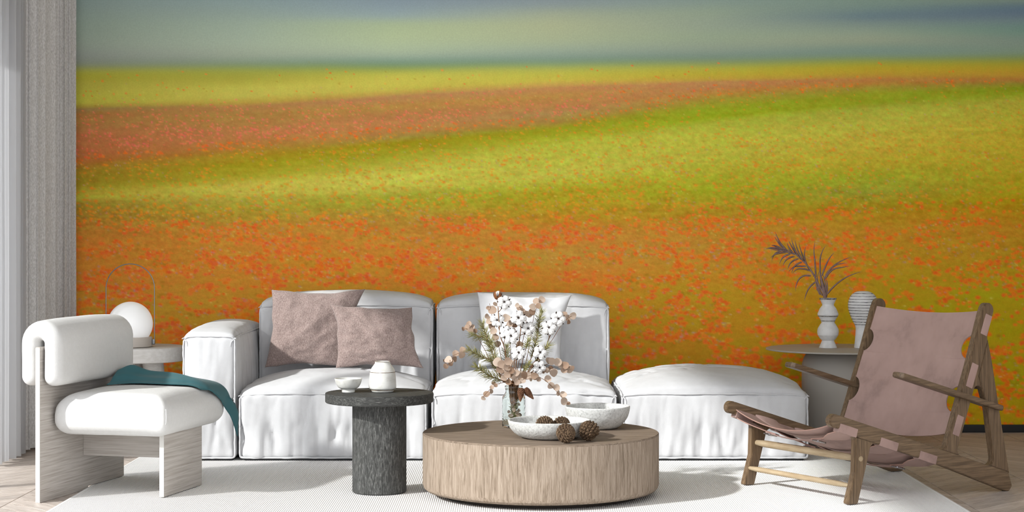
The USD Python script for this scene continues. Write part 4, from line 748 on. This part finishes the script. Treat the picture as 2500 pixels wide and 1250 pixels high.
for sc0, hl in SLOT:
    for sgn, ye in ((1, YN), (-1, YF)):                                   # a tongue from each rail, tapering to a strap
        yy = np.linspace(0, .215 if sgn > 0 else .24, 30); wv = np.linspace(-1, 1, 12); P = np.zeros((30, 12, 3))
        for i, q in enumerate(yy):
            hw = hl * np.interp(q, [0, .06, .10, .135, .3], [1, .98, .62, .22, .20]); y_ = ye + sgn * q
            w_ = (y_ - (YN + YF) / 2) / ((YF - YN) / 2)
            P[i, :, 0] = sc0 + wv * hw; P[i, :, 1] = y_; P[i, :, 2] = zrail(sc0) - .034 - .313 * wv * hw - .052 * (1 - w_ ** 2) ** .9
        part(hc, 'tongue', solid_sheet(P, .0042), M['leather'], 40); part(hc, 'leather_edge', tube(P[:, 0], .0025, 6), M['leather_edge'], True, label='pale raw edge of the leather')
    yy = np.linspace(YN + .15, YF - .17, 30); P = np.zeros((30, 3, 3))
    for i, y_ in enumerate(yy):
        w_ = (y_ - (YN + YF) / 2) / ((YF - YN) / 2); P[i, :, 0] = sc0 + np.array([-1, 0, 1]) * .012; P[i, :, 1] = y_; P[i, :, 2] = zrail(sc0) - .039 - .313 * np.array([-1, 0, 1]) * .012 - .052 * (1 - w_ ** 2) ** .9
    part(hc, 'strap', solid_sheet(P, .004), M['leather'], 40)
    for y_ in (YN + .175, YF - .19):
        w_ = (y_ - (YN + YF) / 2) / ((YF - YN) / 2); zc = zrail(sc0) - .041 - .052 * (1 - w_ ** 2) ** .9
        q = np.array([(-.019, -.013), (.019, -.013), (.019, .013), (-.019, .013), (-.019, -.013)]); q = np.vstack([np.linspace(a, b, 7)[:-1] for a, b in zip(q[:-1], q[1:])] + [q[:1]])
        bk = tube(np.stack([sc0 + q[:, 0] * 1.15, y_ + q[:, 1] * 1.3, zc - .313 * q[:, 0] - .003 + 0 * q[:, 0]], 1), .0032, 8)
        part(hc, 'buckle', cat([bk, tube([(sc0, y_ - .014, zc - .005), (sc0, y_ + .016, zc - .006)], .0017, 6)]), M['chrome'], 50, label='small chrome strap buckle')

# ------------------------------------------------------------------ glass vase and dried bouquet
GV = np.array([(1254.2 - 1250) / F_PX * 8.015, 8.015, .2874])
gv = thing('glass_vase', 'clear textured glass jar holding the dried bouquet on the coffee table', 'vase', GV)
go = [(0, 0), (.045, 0), (.0515, .004), (.0535, .012), (.0535, .125), (.051, .140), (.043, .150), (.038, .158), (.037, .168), (.040, .176), (.0415, .182), (.0405, .188), (.0375, .187), (.034, .170), (.0345, .158), (.040, .147), (.048, .137), (.0505, .124), (.0505, .014), (.046, .007), (0, .006)]
part(gv, 'jar', lathe(go, 96), M['glass'], 40)
def c4(cx, cy, D=8.015): return at(1000 + cx / 3.126, 680 + cy / 3.126, D)
MOUTH = GV + np.array([0, 0, .17]); STEP = [0]
def stem_path(pts, n=30):
    """From the bottom of the jar, through its neck, then along the measured points."""
    k = STEP[0]; STEP[0] += 1; a = k * 2.4; rb = .018
    base = [GV + np.array([-rb * math.cos(a), -rb * math.sin(a), .014]), GV + np.array([.019 * math.cos(a), .019 * math.sin(a), .160]), GV + np.array([.021 * math.cos(a), .018 * math.sin(a) - .004, .196])]
    return curve(base + [np.asarray(p) for p in pts], n)
def boll(par, c, R, facing, seed):
    rng = np.random.default_rng(seed); T = trimesh.geometry.align_vectors([0, 0, 1], np.asarray(facing, float) / np.linalg.norm(facing)); T[:3, 3] = c; lobes = []
    for i in range(5):
        a = i * 2 * PI / 5 + rng.uniform(-.12, .12); m = trimesh.creation.icosphere(3, 1.0); V = m.vertices
        V = V * (1 + .55 * (fbm(V * 2.6 + seed + i * 3, 3, seed) - .5))[:, None] * np.array([.50, .44, .46]) * R * rng.uniform(.94, 1.08)
        ca, sa = math.cos(a), math.sin(a); V = np.stack([V[:, 0] * ca - V[:, 1] * sa + .54 * R * ca, V[:, 0] * sa + V[:, 1] * ca + .54 * R * sa, V[:, 2]], 1)
        m.vertices = V; lobes.append(m)
    m = cat(lobes); m.apply_transform(T); b = part(par, 'cotton_boll', m, M['cotton'], True)
    br = []
    for i in range(5):
        a = (i + .5) * 2 * PI / 5; ca, sa = math.cos(a), math.sin(a)
        br.append(ribbon([np.array([0, 0, -.45 * R]), np.array([ca * .62 * R, sa * .62 * R, -.42 * R]), np.array([ca * .92 * R, sa * .92 * R, -.14 * R]), np.array([ca * 1.03 * R, sa * 1.03 * R, .08 * R])], .17 * R, .05 * R, facing=(0, 0, 1)))
        br.append(ribbon([np.array([0, 0, .05 * R]), np.array([ca * .12 * R, sa * .12 * R, .38 * R]), np.array([ca * .24 * R, sa * .24 * R, .44 * R])], .055 * R, .04 * R, facing=(0, 0, 1)))
    br.append(trimesh.creation.icosphere(1, .17 * R)); br[-1].apply_translation([0, 0, .06 * R])
    m = cat(br); m.apply_transform(T); part(par, 'boll_husk', m, M['bract'], 40)
FRONT = np.array([0, -1.0, .12])
def cotton(label, stem, bolls, pod=None, D=7.985):
    sp = stem_path([c4(x, y, d) for x, y, d in stem]) - GV
    o = part(bq, 'cotton_branch', tube(sp, np.linspace(.0034, .0018, len(sp)), 7), M['twig'], True, label=label)
    for k, (x, y, d, R, jx, jz) in enumerate(bolls):
        c = c4(x, y, d) - GV; e = sp[np.argmin(np.linalg.norm(sp - (c - [0, 0, R * 1.3]), axis=1))]
        part(o, 'stalk', tube(curve([e, (e + c) / 2 + [0, .01, -.008], c + [0, .012, -.3 * R]], 8), .0015, 6), M['twig'], True)
        boll(o, c, R, FRONT + np.array([jx, 0, jz]), 50 + k + int(x))
    if pod is not None:
        c = c4(*pod) - GV; fluff = trimesh.creation.icosphere(2, .013); fluff.apply_translation(c + [.003, .004, .013]); part(o, 'pod_fluff', fluff, M['cotton'], True)
        for i in range(5):
            a = i * 2 * PI / 5 + .3; dr = np.array([math.cos(a), math.sin(a), 0])
            part(o, 'pod_shell', ribbon([c - [0, 0, .014], c + dr * .015 + [0, 0, -.002], c + dr * .019 + [0, 0, .012], c + dr * .014 + [0, 0, .027]], .0095, .0015, facing=dr), M['pod'], 40)
bq = thing('dried_bouquet', 'dried bouquet of cotton, pine and beige eucalyptus standing in the glass jar', 'bouquet', GV)
cotton('tallest cotton branch, with a dry brown pod at its tip above three white bolls', [(770, 790, 8.0), (722, 520, 7.985), (690, 430, 7.98), (680, 300, 7.975), (672, 190, 7.975), (668, 150, 7.975)], [(722, 182, 7.965, .0185 * 1.75, .1, .1), (670, 318, 7.99, .0185 * 1.7, -.1, 0), (735, 412, 7.97, .030, -.15, .1)], (672, 138, 7.975))
cotton('cotton branch with three white bolls standing in the middle of the bouquet', [(800, 780, 7.99), (815, 640, 7.97), (838, 470, 7.965), (850, 350, 7.97), (840, 318, 7.975)], [(831, 302, 7.955, .0345, 0, .1), (903, 382, 7.975, .0315, .1, 0), (776, 440, 7.945, .0345, -.1, .05)])
cotton('cotton branch with two white bolls leaning out to the right of the bouquet', [(830, 800, 8.0), (935, 660, 8.02), (1040, 520, 8.02), (1075, 430, 8.02), (1128, 350, 8.02)], [(1132, 308, 8.0, .0345, .15, .1), (1064, 376, 7.985, .0335, -.05, .1)])
cotton('short cotton branch with one white boll low at the front of the bouquet', [(795, 770, 7.96), (797, 690, 7.945), (802, 610, 7.945)], [(832, 570, 7.925, .033, .05, .25)])
cotton('short cotton branch with two white bolls low on the right of the bouquet', [(840, 800, 7.97), (930, 720, 7.945), (985, 640, 7.945), (1000, 590, 7.95)], [(995, 565, 7.93, .032, .1, .1), (990, 678, 7.92, .030, .15, -.1)])
def pine(label, stem, seed, start=.42, n=230, L=.041, radial=False, inside=70):
    sp = stem_path([c4(x, y, d) for x, y, d in stem], 44) - GV
    o = part(bq, 'pine_branch', tube(sp, np.linspace(.003, .0013, len(sp)), 7), M['twig'], True, label=label)
    rng = np.random.default_rng(seed); V, F, tt = [], [], np.gradient(sp, axis=0); tt /= np.linalg.norm(tt, axis=1, keepdims=True)
    for k in range(n):
        f = start + (1 - start) * (k / n) ** .85 if k >= inside else .03 + .17 * k / inside; q = f * (len(sp) - 1); i = int(q); i2 = min(i + 1, len(sp) - 1); b = sp[i] + (sp[i2] - sp[i]) * (q - i); ax = tt[i]
        r1 = rng.normal(size=3); sd = np.cross(ax, r1); sd /= np.linalg.norm(sd); op = rng.uniform(.6, 1.15) if not radial else rng.uniform(.2, 1.5)
        if f > .96: op *= .6
        if k < inside: op *= .75
        d = ax * math.cos(op) + sd * math.sin(op); l = L * rng.uniform(.75, 1.15) * (.62 if k < inside else 1); e = b + d * l + np.array([0, 0, -.0025]) ; md = b + d * l * .55 + sd * .0015
        s2 = np.cross(d, [0.3, 1, 0.2]); s2 /= np.linalg.norm(s2); s3 = np.cross(d, s2); w = .00095
        o0 = len(V); V += [b + s2 * w, b - s2 * w * .5 + s3 * w, b - s2 * w * .5 - s3 * w, md + s2 * w, md - s2 * w * .5 + s3 * w, md - s2 * w * .5 - s3 * w, e]
        F += [[o0 + a, o0 + (a + 1) % 3, o0 + 3 + a] for a in range(3)] + [[o0 + (a + 1) % 3, o0 + 3 + (a + 1) % 3, o0 + 3 + a] for a in range(3)] + [[o0 + 3 + a, o0 + 3 + (a + 1) % 3, o0 + 6] for a in range(3)]
    part(o, 'needles', tm(V, F), M['needle'], False, kind='stuff')
pine('pine branch reaching up to the upper left of the bouquet', [(720, 790, 8.0), (650, 620, 7.99), (590, 450, 7.985), (562, 370, 7.985), (556, 345, 7.985)], 1, .40, 330)
pine('pine side branch pointing left in the middle of the bouquet', [(725, 770, 7.98), (655, 630, 7.96), (560, 600, 7.95), (500, 570, 7.95), (452, 545, 7.95)], 2, .44, 270)
pine('lowest pine branch on the left, curving down over the jar', [(740, 790, 7.97), (690, 772, 7.955), (600, 735, 7.94), (545, 700, 7.94), (505, 672, 7.94)], 3, .46, 250)
pine('pine branch standing upright on the right behind the cotton bolls', [(840, 780, 8.04), (930, 600, 8.055), (975, 430, 8.06), (995, 300, 8.06), (1008, 258, 8.06)], 4, .46, 330)
pine('pine tuft facing forward in the lower middle of the bouquet', [(820, 760, 7.95), (880, 690, 7.92), (912, 645, 7.89)], 5, .66, 150, .033, True)
pine('pine tuft facing forward beside the upper right cotton bolls', [(830, 760, 7.98), (880, 560, 7.955), (908, 470, 7.925)], 6, .74, 140, .034, True)
pine('thin pine branch on the left behind the white bolls', [(760, 780, 8.02), (740, 640, 8.03), (735, 560, 8.03), (740, 520, 8.03)], 7, .58, 170)
pine('short pine branch at the right edge below the two right bolls', [(850, 780, 8.0), (960, 640, 8.0), (1035, 545, 8.0), (1062, 515, 8.0)], 8, .60, 170)
pine('pine branch crossing the left side between the two other left sprays', [(722, 780, 8.03), (610, 480, 8.04), (530, 440, 8.045), (480, 430, 8.045)], 9, .58, 210)
def euca(label, stem, leaves, R=.0165, D=8.0, hang=None):
    sp = stem_path([c4(x, y, d) for x, y, d in stem], 34) - GV
    o = part(bq, 'eucalyptus_branch', tube(sp, np.linspace(.0022, .0009, len(sp)), 6), M['twig'], True, label=label)
    rng = np.random.default_rng(int(abs(stem[-1][0] * 7 + stem[-1][1])))
    for x, y, s, tx, tz in leaves:
        s *= .86 * rng.uniform(.86, 1.08); tx += rng.uniform(-.45, .45); tz += rng.uniform(-.3, .4); ph_ = rng.uniform(0, 6); c = c4(x, y, D + rng.uniform(-.018, .018)) - GV; e = sp[np.argmin(np.linalg.norm(sp - c, axis=1))]
        n = np.array([tx, -1.0, tz]); n /= np.linalg.norm(n); up = c - e; up = up - n * up.dot(n); up = up / (np.linalg.norm(up) + 1e-9) if np.linalg.norm(up) > .003 else np.cross(n, [1, 0, 0.3]); rt_ = np.cross(up, n)
        a = np.linspace(0, 2 * PI, 20, endpoint=False); rr = R * s * (1 + .07 * np.cos(2 * a) + .05 * np.cos(3 * a + ph_) + .10 * np.exp(-((a - PI / 2) / .35) ** 2)); V = [c - n * .0015]
        for q, b in ((.55, .6), (1.0, 1.0)): V += [c + (rt_ * math.cos(t) * .92 + up * math.sin(t)) * r * q + n * (.0030 * b ** 2 * math.cos(2 * t) * .6 + .0016 * b) for t, r in zip(a, rr)]
        V = np.array(V); F = [[0, 1 + j, 1 + (j + 1) % 20] for j in range(20)] + [[1 + j, 21 + j, 21 + (j + 1) % 20] for j in range(20)] + [[1 + j, 21 + (j + 1) % 20, 1 + (j + 1) % 20] for j in range(20)]
        k = len(V); F = np.array(F); m = trimesh.Trimesh(np.vstack([V, V - n * .0006]), np.vstack([F, F[:, ::-1] + k]), process=False); m.fix_normals()
        part(o, 'leaf', m, M['euca'], True)
euca('beige eucalyptus branch at the upper left behind the tallest cotton stem', [(740, 780, 8.05), (690, 560, 8.07), (640, 340, 8.075), (610, 190, 8.075)], [(655, 198, 1.0, .5, .9), (632, 242, 1.35, .1, .1), (600, 225, .7, .4, .3), (592, 290, 1.0, .2, .2), (612, 322, 1.2, -.2, .1), (628, 362, 1.2, .1, -.2), (640, 400, 1.1, .2, .1), (655, 450, 1.2, -.2, .1), (672, 500, 1.1, .1, .2)], .0172, 8.075)
euca('beige eucalyptus branch rising behind the middle cotton bolls', [(790, 780, 8.05), (770, 560, 8.08), (765, 400, 8.085), (740, 290, 8.085)], [(738, 300, 1.25, .1, .1), (765, 345, 1.2, -.1, .2), (800, 352, 1.0, .3, .1), (745, 370, 1.0, .1, 0), (790, 400, 1.1, .1, .1), (820, 440, 1.0, .2, .2), (840, 505, 1.1, .2, .2), (835, 530, 1.2, 0, .1)], .017, 8.085)
euca('beige eucalyptus branch with leaves at the top middle of the bouquet', [(810, 780, 8.06), (860, 500, 8.09), (890, 300, 8.09), (830, 210, 8.09)], [(822, 205, .8, .2, .1), (840, 228, 1.25, .1, .1), (860, 250, 1.1, -.1, .1), (895, 268, 1.0, .5, .3), (880, 262, .9, 0, .2)], .0165, 8.09)
euca('beige eucalyptus branch with the highest leaves, right of the bouquet top', [(830, 780, 8.06), (920, 480, 8.1), (950, 280, 8.1), (1000, 165, 8.1)], [(1008, 162, 1.35, .2, .1), (965, 172, 1.15, -.1, .2), (940, 218, 1.25, .2, .1), (985, 208, 1.1, 0, .1), (935, 255, 1.1, .1, .3), (915, 275, 1.0, .1, .1)], .0168, 8.1)
euca('beige eucalyptus twig with a few leaves at the far right above the bolls', [(850, 780, 8.05), (1080, 480, 8.09), (1180, 330, 8.09), (1235, 285, 8.09)], [(1246, 284, 1.4, .1, .1), (1205, 300, 1.15, .5, .1), (1182, 272, 1.0, .4, .2), (1212, 330, .8, .8, .1)], .0168, 8.09)
euca('beige eucalyptus twig with small pale leaves at the far left, level with the upper pine', [(720, 780, 8.05), (560, 520, 8.09), (480, 400, 8.09), (420, 380, 8.09)], [(454, 345, 1.0, .2, .3), (410, 384, .9, .1, .1), (440, 372, 1.0, -.6, .4), (478, 372, 1.1, -.4, .4), (465, 395, 1.0, .3, .6), (500, 400, .9, .3, .2)], .0165, 8.09)
euca('beige eucalyptus twig drooping out to the left with round leaves', [(720, 760, 8.0), (560, 590, 8.0), (420, 560, 8.0), (330, 590, 8.0), (268, 650, 8.0)], [(405, 545, 1.1, .2, .2), (352, 572, 1.35, .1, .2), (398, 582, 1.2, .6, 0), (342, 615, 1.15, .7, .1), (295, 620, 1.3, .1, .5), (312, 650, .85, .8, .2), (276, 668, 1.0, .1, .1), (262, 628, .6, .9, .4), (320, 632, .8, .4, .3)], .0165, 8.0)
euca('beige eucalyptus twig spreading right with a dense row of leaves', [(820, 780, 7.99), (960, 700, 7.975), (1090, 645, 7.97), (1240, 690, 7.97)], [(1060, 625, 1.0, .2, .1), (1085, 632, 1.35, .1, .1), (1130, 638, 1.4, 0, .1), (1160, 660, 1.3, .1, .2), (1190, 662, 1.25, -.1, .1), (1180, 698, 1.1, .1, .3), (1215, 690, 1.4, .1, .1), (1240, 684, .9, .4, .2), (1075, 690, 1.1, .7, .3), (1045, 700, 1.0, .5, .4), (1100, 716, 1.3, .1, .2), (1018, 700, 1.15, .2, .1), (1000, 660, .9, .3, .1)], .0168, 7.97)
euca('beige eucalyptus twig hanging down to the right, ending over the deep bowl', [(830, 770, 7.97), (950, 740, 7.94), (1030, 775, 7.935), (1110, 850, 7.935), (1160, 905, 7.935), (1215, 962, 7.935)], [(985, 768, .9, .9, 0), (1055, 765, 1.2, .3, .4), (1080, 817, 1.25, .2, -.1), (1122, 832, 1.3, .1, .3), (1133, 874, 1.0, .8, 0), (1173, 886, 1.15, .2, .4), (1178, 935, 1.3, .2, .2), (1208, 955, .9, .1, 1.2), (958, 746, 1.2, .2, .2)], .0162, 7.935)
euca('small beige eucalyptus twig hanging at the left of the jar', [(735, 790, 7.96), (660, 810, 7.945), (610, 850, 7.945), (560, 905, 7.945)], [(640, 800, .8, .3, .6), (658, 815, .7, .2, .1), (622, 862, .9, .7, .3), (588, 882, 1.25, .2, .4), (562, 916, .85, .2, .8), (628, 830, .8, .2, .3)], .0165, 7.945)
euca('dense beige eucalyptus sprig at the front of the bouquet, over the jar mouth', [(790, 790, 7.93), (760, 700, 7.9), (720, 640, 7.9)], [(672, 640, 1.45, .1, .1), (705, 655, 1.4, 0, .2), (750, 632, 1.4, .1, .1), (775, 645, 1.2, -.2, .2), (745, 675, 1.4, .2, .3), (690, 695, 1.3, .1, .2), (720, 705, 1.3, -.1, .3), (775, 700, 1.2, .1, .2), (745, 735, 1.3, .2, .3), (780, 745, 1.2, .1, .4), (720, 760, 1.1, 0, .3), (755, 790, 1.1, .2, .2), (815, 720, 1.1, .1, .1)], .0168, 7.9)
euca('pale beige eucalyptus sprig low at the front right, beside the hanging cones', [(800, 800, 7.92), (850, 760, 7.89), (940, 740, 7.89)], [(800, 762, 1.15, .5, .1), (845, 740, 1.45, .2, .2), (875, 738, 1.2, .7, .1), (905, 742, 1.3, .1, .1), (860, 775, 1.2, .1, .4), (950, 742, 1.3, .3, .1), (820, 790, 1.2, .1, .3), (925, 765, .8, .8, .1)], .0168, 7.89)
rj = np.random.default_rng(12)
euca('eucalyptus stem with brown leaves pressed inside the glass jar', [(800, 900, 8.01), (790, 830, 8.0)], [(800 + rj.uniform(-42, 42), rj.uniform(905, 1110), rj.uniform(.6, .95), rj.uniform(-.8, .8), rj.uniform(-.5, .5)) for _ in range(18)], .0150, 8.012)
def hung(label, x, y, D, axis, L, R, seed):
    c = c4(x, y, D) - GV; core, sc = cone_mesh(L, R, 13, seed, .55, -.6)
    T = trimesh.geometry.align_vectors([0, 0, 1], np.asarray(axis, float) / np.linalg.norm(axis)); T[:3, 3] = c; mid = np.eye(4); mid[2, 3] = -L / 2
    for m in (core, sc): m.apply_transform(mid); m.apply_transform(T)
    o = part(bq, 'spruce_cone', core, M['cone_red'], True, label=label); part(o, 'scales', sc, M['cone_red'], False, kind='stuff')
hung('slim reddish cone hanging straight down over the rim of the glass jar', 848, 885, 7.925, (-.06, -.1, -1), .062, .0175, 8)
hung('slim reddish cone hanging aslant to the right beside the glass jar', 910, 878, 7.935, (.62, -.1, -.72), .062, .0175, 9)
